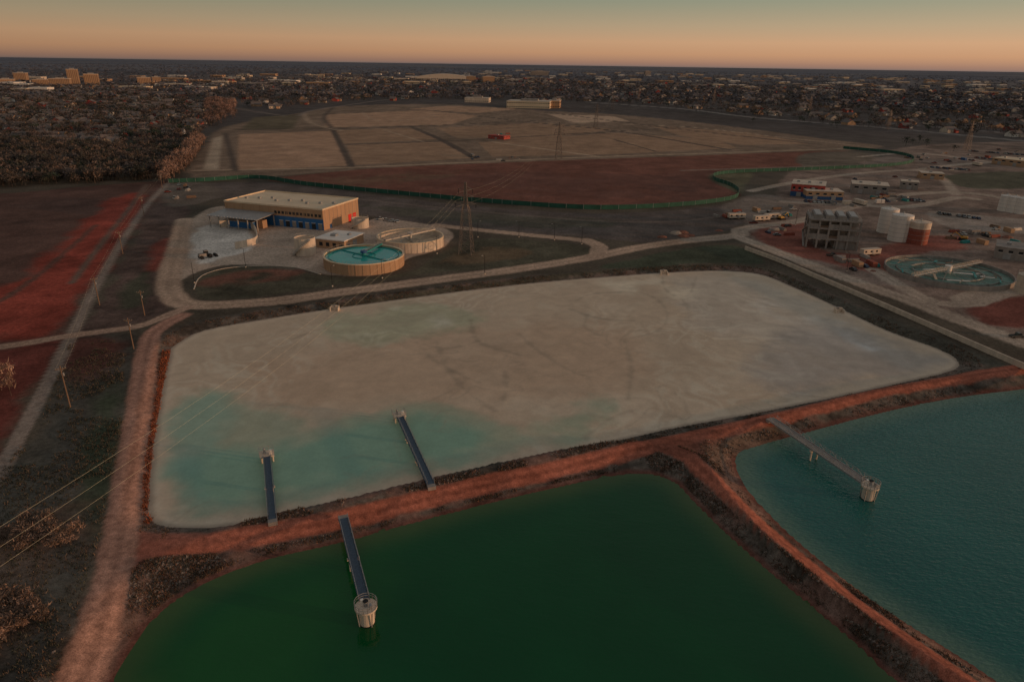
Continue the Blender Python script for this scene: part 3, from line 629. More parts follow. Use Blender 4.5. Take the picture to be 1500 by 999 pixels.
def tank(u,v,r,h,m,red=0):
    x,y=S(u,v);b=MB()
    if red: b.cyl(0,0,0,red,r,r,m_rust,36,True);b.ring(0,0,red,h,r-0.02-0.3,r-0.02,m,36);b.cyl(0,0,h-0.3,h,r-0.35,r-0.35,m,36)
    else: b.cyl(0,0,0,h,r,r,m,36)
    b.cyl(0,0,h,h+0.9,r,0.4,m,36);
    for zz in np.arange(2.5,h,2.5): b.ring(0,0,zz,zz+0.12,r,r+0.05,m_grey,36)
    b.cyl(0,0,h+0.8,h+1.5,0.5,0.5,m_grey,10)
    for i in range(int(h/0.6)): b.box(-0.3,0.3,-r-0.25,-r-0.15,i*0.6,i*0.6+0.06,m_steel)
    b.beam((-0.3,-r-0.2,0),(-0.3,-r-0.2,h+1),0.06,m_steel);b.beam((0.3,-r-0.2,0),(0.3,-r-0.2,h+1),0.06,m_steel)
    for i in range(18):
        a1=i*math.tau/18;a2=a1+math.tau/18;b.beam((r*math.cos(a1),r*math.sin(a1),h+1),(r*math.cos(a2),r*math.sin(a2),h+1),0.06,m_steel);b.beam((r*math.cos(a1),r*math.sin(a1),h),(r*math.cos(a1),r*math.sin(a1),h+1),0.06,m_steel)
    b.build('storage_tank',(x,y,0))
tank(1297,340,5.0,14,m_white);tank(1315,352,5.6,14.5,m_white);tank(1342,356,5.4,12,m_conc,8.5)
for u,v in ((1470,309),(1482,311),(1494,313)): tank(u,v,4.0,10.5,m_white)
tank(1500,428,4.0,8,m_conc)
def hall(name,p,q,dp,h,mw,mr,lower=None,win=6,doors=2,units=3):
    a,ro,Ln=F2(p,q);b=MB();lz=h*0.4 if lower else 0
    if lower: b.box(0,Ln,0,dp,0,lz,lower)
    b.box(0,Ln,0,dp,lz,h,mw);b.box(-0.25,Ln+0.25,-0.25,dp+0.25,h,h+0.35,mr)
    for t in range(win):
        x=Ln*(t+0.3)/win;b.box(x,x+Ln/win*0.45,-0.07,0,h*0.58,h*0.8,m_glass);b.box(x-0.1,x+Ln/win*0.45+0.1,-0.12,-0.0,h*0.55,h*0.58,m_white)
        y=dp*(t+0.3)/win;b.box(Ln,Ln+0.07,y,y+dp/win*0.45,h*0.58,h*0.8,m_glass)
    for t in range(doors):
        x=Ln*(t+0.5)/doors;b.box(x-1.6,x+1.6,-0.08,0,0.05,3.3 if h>5 else h*0.5,m_grey)
    for t in range(units):
        x=Ln*(t+0.4)/units;b.box(x,x+2,dp*0.4,dp*0.4+2,h+0.35,h+1.5,m_grey)
    b.build(name,(*a,0),ro);return a,ro,Ln
hall('red_process_building',(1157,287),(1206,291),24,9,m_redb,m_conc,m_blue2)
hall('process_annex',(1180,292),(1234,294),16,6,m_beige,m_conc,m_blue2,5,2,2)
hall('pump_house',(1246,283),(1300,287),20,7,m_concd,m_conc,None,4,2,2)
hall('pump_house',(1318,277),(1344,279),12,6,m_concd,m_conc,None,3,1,1)
hall('equipment_shed',(1348,262),(1382,264),14,5,m_beige,m_conc,None,3,1,1)
hall('maintenance_building',(1452,240),(1520,248),24,6,m_beige,m_cream,None,6,3,3)
hall('filter_gallery',(1455,378),(1530,388),18,6,m_concd,m_concd,None,5,2,2)
x,y=S(1388,397,1.5);b=MB();R=27.0
b.ring(0,0,0,2.2,R-0.5,R,m_concd,80);b.cyl(0,0,0.05,0.7,R-0.52,R-0.52,m_basin,80);b.ring(0,0,0.7,1.5,R*0.55,R*0.55+0.3,m_steel,60);b.ring(0,0,0.7,1.4,R*0.8,R*0.8+0.25,m_concd,60)
b.cyl(0,0,0.7,4.2,1.6,1.6,m_white,20)
for i in range(14):
    a1=i*math.tau/14;b.beam((2*math.cos(a1),2*math.sin(a1),1.6),((R-0.6)*math.cos(a1),(R-0.6)*math.sin(a1),1.6),0.2,m_concd)
rr_=random.Random(5)
for k in range(22):
    a1=rr_.uniform(0,6.28);r1=rr_.uniform(5,23);cx,cy_=r1*math.cos(a1),r1*math.sin(a1);a2=rr_.uniform(0,3.14);l=rr_.uniform(2,5)
    b.beam((cx-l*math.cos(a2),cy_-l*math.sin(a2),1.95),(cx+l*math.cos(a2),cy_+l*math.sin(a2),1.95),rr_.uniform(.3,1.4),rr_.choice([m_white,m_tealp,m_wood,m_sand]),0.15)
for sg in (-0.8,0.8): rail(b,(-R,sg,2.6),(R,sg,2.6),m_conc,1.2,2,0.08)
b.beam((-R,0,2.55),(R,0,2.55),1.2,m_steel,0.15)
b.build('clarifier_under_construction',(x,y,0),0.5)
# ---------------------------------------------------------------- vehicles & yard objects
def wheels(b,xs_,w,r,t):
    for x in xs_:
        for y in (-w,w):
            n=12;V=[]
            for yy in (y-t,y+t):
                for i in range(n): a=i*math.tau/n;V.append((x+r*math.cos(a),yy,r+r*math.sin(a)))
            b.add(V,[tuple(range(n-1,-1,-1)),tuple(range(n,2*n))]+[(i,(i+1)%n,n+(i+1)%n,n+i) for i in range(n)],m_dark)
def done(b):
    o=b.build('tmp');me=o.data;bpy.data.objects.remove(o);return me
def car_mesh(m,kind=0):
    b=MB();L=4.6 if kind==0 else 5.4;w=0.9
    def prof(P,w0,mm):
        V=[(x,-w0,z) for x,z in P]+[(x,w0,z) for x,z in P];n=len(P)
        b.add(V,[tuple(range(n)),tuple(range(2*n-1,n-1,-1))]+[(i,n+i,n+(i+1)%n,(i+1)%n) for i in range(n)],mm)
    prof([(-L/2,.35),(L/2,.35),(L/2+.02,.75),(L/2-.9,.95),(-L/2+.05,1.0),(-L/2-.02,.7)],w,m)
    if kind==0:
        prof([(-1.9,.96),(1.3,.93),(0.6,1.42),(-1.3,1.45)],w-.12,m_glass);prof([(-1.25,1.44),(0.55,1.41),(0.45,1.5),(-1.1,1.52)],w-.16,m)
    else:
        prof([(-0.4,.98),(1.6,.93),(1.0,1.7),(-0.2,1.72)],w-.1,m_glass);prof([(-0.2,1.7),(1.0,1.69),(0.9,1.8),(-0.1,1.8)],w-.14,m);b.box(-L/2+.1,-.5,-.72,.72,1.0,1.03,m_dark)
    wheels(b,(-L*.31,L*.31),w,.33,.11)
    return done(b)
cm=[mat('car_paint_%d'%i,c,0.35,0.05,1,spec=0.5) for i,c in enumerate([(.5,.5,.5),(.05,.05,.06),(.2,.21,.23),(.22,.04,.03),(.05,.08,.16),(.55,.55,.53),(.08,.08,.08)])]
cars=[car_mesh(m,k) for m in cm for k in (0,1)]
def container_mesh(m,L=6.1):
    b=MB();b.box(0,L,0,2.44,0.1,2.6,m)
    for i in range(int(L/0.5)): b.box(0.2+i*.5,0.4+i*.5,-0.05,0.0,.25,2.45,m);b.box(0.2+i*.5,0.4+i*.5,2.44,2.49,.25,2.45,m)
    b.box(L,L+.04,.3,.36,.2,2.5,m_steel);b.box(L,L+.04,2.08,2.14,.2,2.5,m_steel)
    for x in (0,L-.2):
        for y in (0,2.24): b.box(x,x+.2,y,y+.2,0,0.1,m_dark)
    return done(b)
conts=[container_mesh(m,L) for m,L in ((m_white,6.1),(m_blue2,6.1),(m_rust,6.1),(m_beige,6.1),(m_conc,6.1),(m_concd,6.1),(m_concd,12.2),(m_beige,6.1))]
def trailer_mesh():
    b=MB();b.box(0,11,0,3.0,.8,3.3,m_conc);b.box(-.1,11.1,-.1,3.1,3.3,3.45,m_conc);b.box(.3,10.7,.3,2.7,.25,.8,m_dark)
    for i in range(3): b.box(.8+i*3.4,2.0+i*3.4,-.05,0,1.8,2.7,m_glass)
    b.box(5.4,6.3,-.06,0,.85,2.8,m_grey);b.box(5.2,6.5,-1.3,-.06,.3,.8,m_wood)
    return done(b)
trl=trailer_mesh()
def stack_mesh(m):
    b=MB()
    for i in range(3):
        for j in range(4-i): b.beam((0,.6*j+.3*i,.3+.5*i),(6,.6*j+.3*i,.3+.5*i),.5,m)
    b.box(1,1.2,-.4,2.3,0,.06,m_wood)
    return done(b)
stk=[stack_mesh(m) for m in (m_tealp,m_wood,m_steel,m_rust,m_concd,m_wood)]
def heap_mesh(sd,m):
    n=22;r=random.Random(sd);V=[];Fs=[]
    for k,(rr,z) in enumerate(((1,0),(.75,.22),(.42,.42),(.12,.52))):
        for i in range(n): a=i*math.tau/n;q=rr*(1+r.uniform(-.15,.15));V.append((5*q*math.cos(a),4*q*math.sin(a),3.4*z*(1+r.uniform(-.1,.1)) if k else -.1))
    for k in range(3):
        for i in range(n): Fs.append((k*n+i,k*n+(i+1)%n,(k+1)*n+(i+1)%n,(k+1)*n+i))
    Fs.append(tuple(range(3*n,4*n)));b=MB();b.add(V,Fs,m);return done(b)
m_dirt=mat('red_dirt',C(88,58,48),.95,.3,.8);m_sandp=mat('pale_gravel',C(106,95,86),.95,.3,.8)
heaps=[heap_mesh(1,m_dirt),heap_mesh(2,m_sandp),heap_mesh(3,m_dirt)]
b=MB();b.box(-2,2,-1.2,1.2,0.5,1.3,m_dark);b.box(-2.2,1.2,-1.2,1.2,1.3,2.3,m_yellow);b.box(.2,1.5,-1.2,-.2,1.9,3.0,m_glass);b.box(-2.2,2.2,-1.6,-1.1,0,.9,m_dark);b.box(-2.2,2.2,1.1,1.6,0,.9,m_dark)
b.beam((1,0,2.0),(4.4,0,4.2),.4,m_yellow);b.beam((4.4,0,4.2),(6,0,2.0),.3,m_yellow);b.box(5.6,6.5,-.5,.5,1.1,2.0,m_dark);exc=done(b)
b=MB();b.box(-3,0,-1,1,1,2.3,m_concd);b.box(-.6,1,-.8,.8,1.4,3.3,m_glass);b.box(-.7,1.1,-.9,.9,3.3,3.45,m_concd);b.box(.8,2.4,-.7,.7,.8,1.6,m_dark)
for sy in (-.6,.6): b.beam((1.6,sy,1.6),(4,sy,.6),.25,m_dark)
b.add([(3.8,-1.4,.1),(5,-1.4,.1),(4.6,-1.4,1.3),(3.8,-1.4,1.3),(3.8,1.4,.1),(5,1.4,.1),(4.6,1.4,1.3),(3.8,1.4,1.3)],[(0,1,2,3),(7,6,5,4),(0,4,5,1),(3,2,6,7),(0,3,7,4)],m_dark)
wheels(b,(-2.2,1.6),1.25,.8,.3);ldr=done(b)
place(ldr,'wheel_loader',*S(302,378),0.8,1.1)
def pc(u,v,rot,k=None): place(random.choice(cars) if k is None else cars[k],'parked_car',*S(u,v),rot)
for u,v in ((566,324),(574,325),(582,326),(262,278),(274,276),(1489,494),(246,282),(556,322)): pc(u,v,random.uniform(0,3))
def row(p,q,n,rot):
    a=np.array(S(*p));c=np.array(S(*q));
    for i in range(n):
        if random.random()<.8:
            t=a+(c-a)*i/max(1,n-1);place(random.choice(cars),'parked_car',t[0],t[1],rot+random.uniform(-.06,.06)+(math.pi if random.random()<.5 else 0))
row((1365,246),(1418,250),16,1.5);row((1420,222),(1500,228),22,1.5);row((1430,232),(1500,238),18,1.5);row((1395,232),(1425,236),9,1.5);row((1362,312),(1440,322),12,1.4);row((1180,296),(1228,299),9,1.5);row((1330,293),(1352,296),6,1.4)
yards=[([(1100,312),(1165,300),(1175,318),(1100,328)],12,'s'),([(1155,292),(1240,294),(1350,282),(1350,297),(1240,306)],16,'s'),([(1325,225),(1500,215),(1520,250),(1345,252)],28,'m'),([(1185,372),(1290,375),(1300,395),(1260,405)],12,'s'),
  ([(1365,335),(1500,345),(1500,362),(1380,358)],14,'s'),([(1110,335),(1175,330),(1170,356),(1125,350)],7,'s'),([(1440,330),(1500,335),(1500,345),(1430,340)],5,'m'),([(690,230),(780,228),(785,236),(690,238)],9,'s'),([(1240,290),(1300,288),(1290,300)],5,'s'),([(1250,262),(1370,255),(1380,270),(1250,275)],9,'m'),([(250,272),(300,270),(300,296),(255,296)],6,'s'),([(715,195),(745,196),(740,202),(715,201)],4,'s'),([(1040,318),(1090,305),(1095,322),(1050,328)],6,'s'),([(960,345),(1060,335),(1060,342),(960,350)],6,'d')]
for P,n,k in yards:
    W=SP(P);x0,y0=W.min(0);x1,y1=W.max(0);c=0;tr=0
    while c<n and tr<2000:
        tr+=1;x=random.uniform(x0,x1);y=random.uniform(y0,y1)
        if not inside(np.array([x]),np.array([y]),W)[0]:continue
        c+=1;r=random.choice([0.2,1.77])+random.uniform(-.15,.15);t=random.random()
        if k=='d': place(random.choice(heaps),'dirt_heap',x,y,r,random.uniform(.5,.9));continue
        if t<(.2 if k=='m' else .14): place(random.choice(conts),'shipping_container',x,y,r)
        elif t<(.66 if k=='m' else .4): place(random.choice(cars),'parked_car',x,y,r)
        elif t<(.67 if k=='m' else .41): place(trl,'office_trailer',x,y,r)
        elif t<.88: place(random.choice(stk),'pipe_stack',x,y,r)
        else: place(random.choice(heaps),'dirt_heap',x,y,r,random.uniform(.3,.7))
for u,v in ((1106,325),(1122,322)): place(trl,'office_trailer',*S(u,v),0.3)
place(exc,'excavator',*S(1145,322),.5);place(exc,'excavator',*S(1410,352),2.5)
hall('site_office',(715,203),(738,205),14,4,m_redb,m_redb,None,4,1,1)
# ---------------------------------------------------------------- distant buildings
def tower(name,u,v,w,d,h,rot,mw=m_beige,fl=3.6):
    x,y=S(u,v);b=MB();b.box(-w/2,w/2,-d/2,d/2,0,h,mw);b.box(-w/2-.3,w/2+.3,-d/2-.3,d/2+.3,h,h+1,m_conc);b.box(-w*.2,w*.2,-d*.2,d*.2,h+1,h+4.5,m_concd)
    z=2.2
    while z+1.6<h:
        n=max(2,int(w/5))
        for i in range(n):
            xx=-w/2+w*(i+.2)/n
            for s_ in (-1,1): b.box(xx,xx+w/n*.6,min(s_*d/2,s_*(d/2+.1)),max(s_*d/2,s_*(d/2+.1)),z,z+1.6,m_glass)
        n=max(2,int(d/5))
        for i in range(n):
            yy=-d/2+d*(i+.2)/n
            for s_ in (-1,1): b.box(min(s_*w/2,s_*(w/2+.1)),max(s_*w/2,s_*(w/2+.1)),yy,yy+d/n*.6,z,z+1.6,m_glass)
        z+=fl
    b.build(name,(x,y,0),rot)
tower('office_tower',110,126,32,26,52,.4);tower('office_building',90,127,60,30,24,.3);tower('office_building',136,125,44,30,36,.4);tower('office_building',33,122,40,30,34,.3);tower('office_building',10,126,50,26,20,.4)
tower('office_building',212,124,44,28,24,.4);tower('office_building',230,122,30,28,22,.4);tower('office_building',60,124,50,26,16,.4);tower('office_building',948,111,60,40,40,.2,m_concd);tower('office_building',790,111,150,60,34,.1,m_concd)
tower('office_building',690,120,50,40,26,.1);tower('warehouse',715,121,60,50,28,.2)
tower('warehouse',776,158,95,60,14,-.15,m_cream,8);tower('warehouse',812,158,26,40,15,-.15,m_beige,8);tower('warehouse',700,150,60,40,10,-.1,m_conc,8)
x,y=S(650,118);b=MB();n=20;V=[]
for i in range(n+1):
    t=i/n;z=12+22*math.sin(math.pi*t);V+=[(-180+360*t,-60,0),(-180+360*t,-60,z),(-180+360*t,60,z),(-180+360*t,60,0)]
Fs=[]
for i in range(n): a=4*i;Fs+=[(a,a+4,a+5,a+1),(a+1,a+5,a+6,a+2),(a+2,a+6,a+7,a+3)]
Fs+=[(0,1,2,3),(4*n+3,4*n+2,4*n+1,4*n)];b.add(V,Fs,m_conc)
for i in range(30): b.box(-170+i*11.3,-164+i*11.3,-60.3,-60,2,9,m_glass)
b.build('arena_hall',(x,y,0),.05)
def pts_in(P,n,world=False,power=0):
    W=np.array(P) if world else SP(P);lo=W.min(0);hi=W.max(0);out=[]
    while sum(len(o) for o in out)<n:
        q=rng.uniform(lo,hi,(n*3,2));q=q[inside(q[:,0],q[:,1],W)]
        if power: q=q[rng.random(len(q))<(lo[1]/q[:,1])**power]
        out.append(q)
    return np.vstack(out)[:n]
LW=[(-60,280),(-60,130),(200,126),(300,153),(335,168),(318,182),(292,200),(272,240),(238,262),(120,268)]
LWH=[(-60,215),(-60,132),(200,128),(300,156),(290,186),(250,205),(120,215)]
LB=[(200,124),(480,114),(760,116),(1150,128),(1600,142),(1650,232),(1500,203),(1280,188),(1100,170),(960,156),(820,150),(640,146),(500,151),(400,160),(320,156)]
b=MB()
hm=[m_beige,m_beige,m_redb,m_conc,m_concd,m_white]
for P,n in ((LWH,340),(LB,600)):
    for x,y in pts_in(P,n,power=1):
        w=random.uniform(10,18);d=random.uniform(9,13);bb=MB();bb.gable(-w/2,w/2,-d/2,d/2,0,3.4,random.uniform(2.4,3.8),random.choice(hm),m_brown)
        bb.gable(w*.1,w*.4,-d/2-3,-d/2+2,0,3.2,1.6,random.choice(hm),m_brown)
        for k in range(3): bb.box(-w/2+1+k*w*.25,-w/2+2.2+k*w*.25,-d/2-.06,-d/2,1,2.2,m_glass)
        r=random.choice([0.1,1.67,.6])+random.uniform(-.2,.2);c,s_=math.cos(r),math.sin(r);sc=1.0+min(.8,y/5000)
        base_=len(b.v);b.v+=[(x+sc*(vx*c-vy*s_),y+sc*(vx*s_+vy*c),sc*vz) for vx,vy,vz in bb.v]
        for f,mi in zip(bb.f,bb.m): b.f.append(tuple(base_+i for i in f));b.m.append(b.mi(bb.mats[mi]))
b.build('distant_houses')
b=MB()
CW=[(-100,118),(300,112),(760,104),(1200,112),(1600,122),(1600,150),(1200,134),(760,122),(300,132),(-100,140)]
for x,y in pts_in(CW,300,power=1.2):
    w=random.uniform(25,100);d=random.uniform(20,60);h=random.uniform(6,13);m=random.choice([m_white,m_cream,m_beige,m_conc,m_concd])
    b.box(x-w/2,x+w/2,y-d/2,y+d/2,0,h,m);b.box(x-w/2+1,x+w/2-1,y-d/2-.2,y-d/2,h*.3,h*.55,m_glass);b.box(x-w*.2,x-w*.1,y-4,y+4,h,h+2,m_grey)
b.build('distant_commercial_buildings')
# ---------------------------------------------------------------- trees
def tree_tpl(seed,nc,nt,tri=0.10):
    r=np.random.default_rng(seed);T=[];SHD=[]
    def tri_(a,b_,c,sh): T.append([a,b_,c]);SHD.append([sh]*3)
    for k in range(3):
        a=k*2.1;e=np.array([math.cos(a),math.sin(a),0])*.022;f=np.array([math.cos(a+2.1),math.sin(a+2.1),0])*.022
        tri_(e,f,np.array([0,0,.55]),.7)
    cs=[]
    for i in range(nc):
        a=r.uniform(0,math.tau);rr=math.sqrt(r.uniform(.02,1))*.36;z=.62+r.uniform(-.27,.27)*(1-(rr/.5)**2);c=np.array([rr*math.cos(a),rr*math.sin(a),z]);cs.append((c,r.uniform(.65,1.3)))
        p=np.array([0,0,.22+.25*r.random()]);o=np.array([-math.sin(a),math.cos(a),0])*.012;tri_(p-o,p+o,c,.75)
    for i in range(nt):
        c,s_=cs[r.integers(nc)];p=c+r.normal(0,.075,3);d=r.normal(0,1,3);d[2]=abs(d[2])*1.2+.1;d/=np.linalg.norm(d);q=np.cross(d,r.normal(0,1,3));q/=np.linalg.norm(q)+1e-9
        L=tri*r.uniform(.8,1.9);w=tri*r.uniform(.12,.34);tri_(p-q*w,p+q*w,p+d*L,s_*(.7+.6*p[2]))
    V=np.array(T).reshape(-1,3);return V,np.array(SHD).reshape(-1)
def forest(name,pos,hmin,hmax,tpls,cols,wide=1.0,zz=0):
    Vs=[];Cs=[];k=rng.integers(0,len(tpls),len(pos));cols=np.array(cols)
    for i,(T,sh) in enumerate(tpls):
        q=pos[k==i];n=len(q)
        if n==0: continue
        a=rng.uniform(0,math.tau,n);h=rng.uniform(hmin,hmax,n);c=np.cos(a)[:,None];s_=np.sin(a)[:,None];wd=(rng.uniform(.85,1.25,n)*wide*h)[:,None]
        X=(T[None,:,0]*c-T[None,:,1]*s_)*wd+q[:,0:1];Y=(T[None,:,0]*s_+T[None,:,1]*c)*wd+q[:,1:2];Zz=T[None,:,2]*h[:,None]+zz+np.zeros_like(X)
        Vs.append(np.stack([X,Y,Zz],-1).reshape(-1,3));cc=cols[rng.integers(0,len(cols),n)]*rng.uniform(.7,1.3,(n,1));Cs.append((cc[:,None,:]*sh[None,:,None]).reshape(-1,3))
    V=np.vstack(Vs);Cc=np.vstack(Cs);Fc=np.arange(len(V)).reshape(-1,3);return np_mesh(name,V,Fc,Cc,[m_leaf],smooth=False)
bare=[C(62,55,54),C(56,53,53),C(68,58,54),C(50,48,47),C(54,48,45)];ever=C(34,40,34)
tp_hi=[tree_tpl(i,12,90,.12) for i in range(4)];tp_md=[tree_tpl(i+20,8,38,.18) for i in range(4)];tp_lo=[tree_tpl(i+40,6,12,.34) for i in range(4)]
P=pts_in(LW,3400,power=1.2);nearm=P[:,1]<1000
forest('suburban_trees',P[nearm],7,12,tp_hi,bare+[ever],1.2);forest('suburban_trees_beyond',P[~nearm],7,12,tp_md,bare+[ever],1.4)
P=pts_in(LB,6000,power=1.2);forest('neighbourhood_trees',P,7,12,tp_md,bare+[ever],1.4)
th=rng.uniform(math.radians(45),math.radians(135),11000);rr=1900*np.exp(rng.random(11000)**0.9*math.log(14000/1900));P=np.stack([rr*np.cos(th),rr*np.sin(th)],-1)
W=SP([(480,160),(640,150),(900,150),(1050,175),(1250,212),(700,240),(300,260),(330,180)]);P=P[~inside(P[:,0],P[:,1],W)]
forest('distant_trees',P,8,13,tp_lo,[C(62,61,66),C(58,58,64),C(66,62,64),C(54,56,61)],2.6)  # bluish-grey tree colours stand in for haze over distance
P=pts_in([(-60,275),(-60,215),(60,212),(238,225),(255,240),(240,264),(120,270)],1600);forest('field_edge_thicket',P,5,12,tp_hi,[C(48,44,42),C(58,51,47),C(44,44,40),C(66,56,50)],1.2)
P=pts_in([(238,258),(265,235),(290,205),(300,210),(275,250),(240,270)],160);forest('field_edge_trees',P,8,14,tp_hi,[C(92,74,66),C(78,64,58)])
P=pts_in([(300,150),(345,150),(345,176),(300,188)],120);forest('roadside_tree_clump',P,10,16,tp_hi,[C(88,70,64),C(76,62,57)])
P=np.array([S(u+random.uniform(-3,3),v) for u,v in ((1172,178),(1180,181),(1215,186),(1225,188),(1345,210),(1335,212),(1325,214),(1135,172),(1018,165),(1100,180),(1395,222),(1360,214))]);forest('evergreen_trees',P,8,12,tp_hi,[ever])
P=np.array([S(random.uniform(-15,22),random.uniform(560,585)) for _ in range(7)]);forest('bare_tree_thicket',P,6,9,tp_hi,[C(96,78,68)],.8)
# ---------------------------------------------------------------- scrub / grass / stones
def hgt(x,y):
    z=np.zeros(len(x))
    for P,lvl,wd in ((LAG,ZL,6.0),(GRN,ZG,11.5),(TEA,ZG,8.5)):
        d=sdf(x,y,P);z=np.where(d<wd,np.where(d<0,lvl,lvl*(1-sstep(0,wd,d))),z)
    return z
def tufts(name,P,size,nb,cols,ht=1.0,mt=None):
    n=len(P);z=hgt(P[:,0],P[:,1]);sz=rng.uniform(.5,1.4,n)*size;cols=np.array(cols);cc=cols[rng.integers(0,len(cols),n)]*rng.uniform(.6,1.35,(n,1))
    V=np.empty((n,nb,3,3));
    a=rng.uniform(0,math.tau,(n,nb));ox=rng.normal(0,.35,(n,nb,2))*sz[:,None,None];w=sz[:,None]*rng.uniform(.08,.22,(n,nb));L=sz[:,None]*rng.uniform(.5,1.2,(n,nb))*ht
    bx=P[:,None,0]+ox[...,0];by=P[:,None,1]+ox[...,1];zb=z[:,None]-.05+np.zeros((n,nb))
    V[:,:,0]=np.stack([bx-w*np.cos(a),by-w*np.sin(a),zb],-1);V[:,:,1]=np.stack([bx+w*np.cos(a),by+w*np.sin(a),zb],-1)
    V[:,:,2]=np.stack([bx+rng.normal(0,.35,(n,nb))*sz[:,None],by+rng.normal(0,.35,(n,nb))*sz[:,None],zb+L],-1)
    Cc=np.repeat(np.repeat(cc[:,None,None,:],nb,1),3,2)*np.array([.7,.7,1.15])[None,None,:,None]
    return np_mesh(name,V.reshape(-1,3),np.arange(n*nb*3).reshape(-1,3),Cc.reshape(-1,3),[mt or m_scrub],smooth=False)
def band(P,d0,d1,n,ymax=1e9,clump=True):
    out=[];lo=P.min(0)-d1;hi=P.max(0)+d1
    while sum(map(len,out))<n:
        q=rng.uniform(lo,hi,(n*4,2));d=sdf(q[:,0],q[:,1],P);k=(d>d0)&(d<d1)&(q[:,1]<ymax)&(q[:,1]>50)
        if clump:k&=fbm(q[:,0],q[:,1],7,3,5)+rng.normal(0,.06,len(q))>-.02
        for PP in (LAG,GRN,TEA): k&=sdf(q[:,0],q[:,1],PP)>0.5
        q=q[k]
        for R_,w in ROADS: q=q[dist_line(q[:,0],q[:,1],R_)>w]
        out.append(q)
    return np.vstack(out)[:n]
ROADS=[(SP([(180,812),(300,792),(400,773),(500,753),(620,724),(700,705),(800,683),(900,661),(960,650),(1030,636),(1100,618),(1180,598),(1300,569),(1400,553),(1500,538)]),2.8),(SP([(965,650),(1010,668),(1055,708),(1110,758),(1200,830),(1300,908),(1400,982),(1520,1075)]),2.4),(SP([(60,1120),(112,1000),(148,900),(170,820),(186,720),(198,640),(208,560),(216,512),(228,484)]),3.5)]
sc=[C(70,60,51),C(62,56,49),C(78,60,48),C(54,51,45),C(84,60,48)]
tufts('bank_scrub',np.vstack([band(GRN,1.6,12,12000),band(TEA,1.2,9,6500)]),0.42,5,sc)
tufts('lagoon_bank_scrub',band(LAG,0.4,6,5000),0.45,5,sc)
Lb=pts_in([(236,512),(254,506),(250,560),(236,640),(224,700),(220,762),(207,762),(210,680),(223,600),(232,550)],1500);Lb=Lb[sdf(Lb[:,0],Lb[:,1],LAG)>.3]
tufts('orange_reeds',Lb,.6,7,[C(108,60,40),C(100,58,42),C(86,56,44)],1.0)
Wst=pts_in([(100,505),(185,498),(178,650),(150,790),(95,940),(60,1060),(-120,1150),(-60,760),(60,620)],9000)
k=fbm(Wst[:,0],Wst[:,1],9,3,15)>-.05;Wst=Wst[k]
for _r,_w in ROADS: Wst=Wst[dist_line(Wst[:,0],Wst[:,1],_r)>_w]
tufts('roadside_grass',Wst,.5,5,[C(62,58,50),C(54,52,45),C(74,62,53),C(48,50,41)])
Br=pts_in([(-40,780),(50,760),(125,770),(95,870),(40,960),(-40,1010)],320);k=fbm(Br[:,0],Br[:,1],10,2,44)>-.04
forest('roadside_brush',Br[k],1.4,3.4,tp_hi,[C(90,72,62),C(78,64,56),C(66,56,50)],1.3)
P=band(GRN,3,11,3000,clump=True);P=np.vstack([P,band(TEA,2,8,1800)]);n=len(P);oc=np.array([(1,0,0),(0,1,0),(-1,0,0),(0,-1,0),(0,0,.8),(0,0,-.5)]);of=np.array([(0,1,4),(1,2,4),(2,3,4),(3,0,4),(1,0,5),(2,1,5),(3,2,5),(0,3,5)])
sz=rng.uniform(.1,.38,n);z=hgt(P[:,0],P[:,1]);V=oc[None]*sz[:,None,None]*rng.uniform(.6,1.3,(n,6,1));V[:,:,0]+=P[:,None,0];V[:,:,1]+=P[:,None,1];V[:,:,2]+=z[:,None]
Fc=(of[None]+6*np.arange(n)[:,None,None]).reshape(-1,3);cc=np.array([C(88,80,75),C(76,69,65),C(82,62,54)])[rng.integers(0,3,n)]
np_mesh('riprap_stones',V.reshape(-1,3),Fc,np.repeat(cc,6,0),[m_scrub],smooth=False)
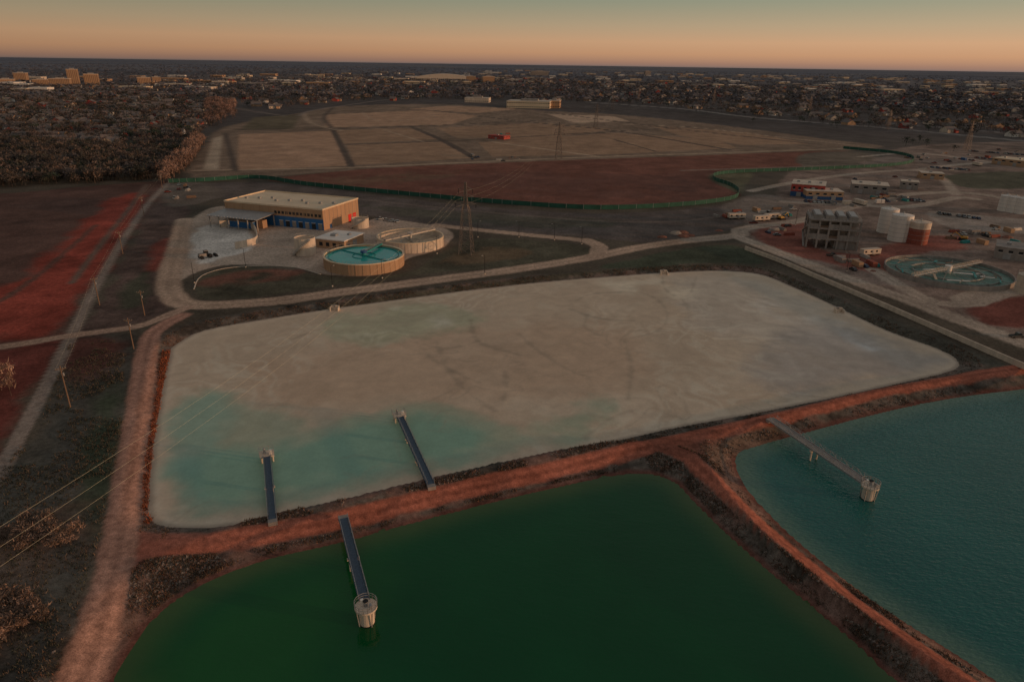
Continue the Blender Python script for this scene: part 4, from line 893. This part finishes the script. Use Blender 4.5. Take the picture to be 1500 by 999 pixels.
# ---------------------------------------------------------------- light
SE=math.radians(4.5);az=math.radians(12)
sd=Vector((math.cos(SE)*math.cos(-az),math.cos(SE)*math.sin(-az),math.sin(SE)))
sl=bpy.data.lights.new('sun','SUN');sl.energy=1.6;sl.angle=math.radians(1.0);sl.color=(1.0,.56,.30);so=bpy.data.objects.new('sun',sl);scene.collection.objects.link(so);so.rotation_euler=sd.to_track_quat('Z','Y').to_euler()
w=bpy.data.worlds.new("World");scene.world=w;w.use_nodes=True;nt=w.node_tree;N=nt.nodes;L=nt.links;bg=N['Background']
sky=N.new('ShaderNodeTexSky');sky.sky_type='NISHITA';sky.sun_disc=False;sky.sun_elevation=SE;sky.sun_rotation=math.radians(90)+az;sky.altitude=400;sky.dust_density=2
tc=N.new('ShaderNodeTexCoord');sx=N.new('ShaderNodeSeparateXYZ');L.new(tc.outputs['Generated'],sx.inputs[0])
mx=N.new('ShaderNodeMath');mx.operation='MAXIMUM';mx.inputs[1].default_value=0;L.new(sx.outputs['Z'],mx.inputs[0])
pw=N.new('ShaderNodeMath');pw.operation='POWER';pw.inputs[1].default_value=.5;L.new(mx.outputs[0],pw.inputs[0])
cr=N.new('ShaderNodeValToRGB');L.new(pw.outputs[0],cr.inputs[0]);e=cr.color_ramp.elements
stops=[(0,(.20,.135,.115)),(.06,(.30,.17,.12)),(.12,(.46,.25,.14)),(.17,(.50,.295,.17)),(.22,(.39,.29,.185)),(.28,(.24,.25,.18)),(.5,(.175,.178,.17)),(1.0,(.17,.165,.16))]
e[0].position=0;e[0].color=(*stops[0][1],1);e[1].position=1;e[1].color=(*stops[-1][1],1)
for p,c in stops[1:-1]:
    q=e.new(p);q.color=(*c,1)
mr=N.new('ShaderNodeMapRange');mr.inputs[1].default_value=-.8;mr.inputs[2].default_value=.8;mr.inputs[3].default_value=.72;mr.inputs[4].default_value=1.3;L.new(sx.outputs['X'],mr.inputs[0])
v1=N.new('ShaderNodeVectorMath');v1.operation='SCALE';L.new(cr.outputs[0],v1.inputs[0]);L.new(mr.outputs[0],v1.inputs['Scale'])
v2=N.new('ShaderNodeVectorMath');v2.operation='SCALE';L.new(sky.outputs[0],v2.inputs[0]);v2.inputs['Scale'].default_value=.011
v3=N.new('ShaderNodeVectorMath');v3.operation='ADD';L.new(v1.outputs[0],v3.inputs[0]);L.new(v2.outputs[0],v3.inputs[1])
L.new(v3.outputs[0],bg.inputs['Color']);bg.inputs['Strength'].default_value=1.0
print('done',len(ground.data.vertices))
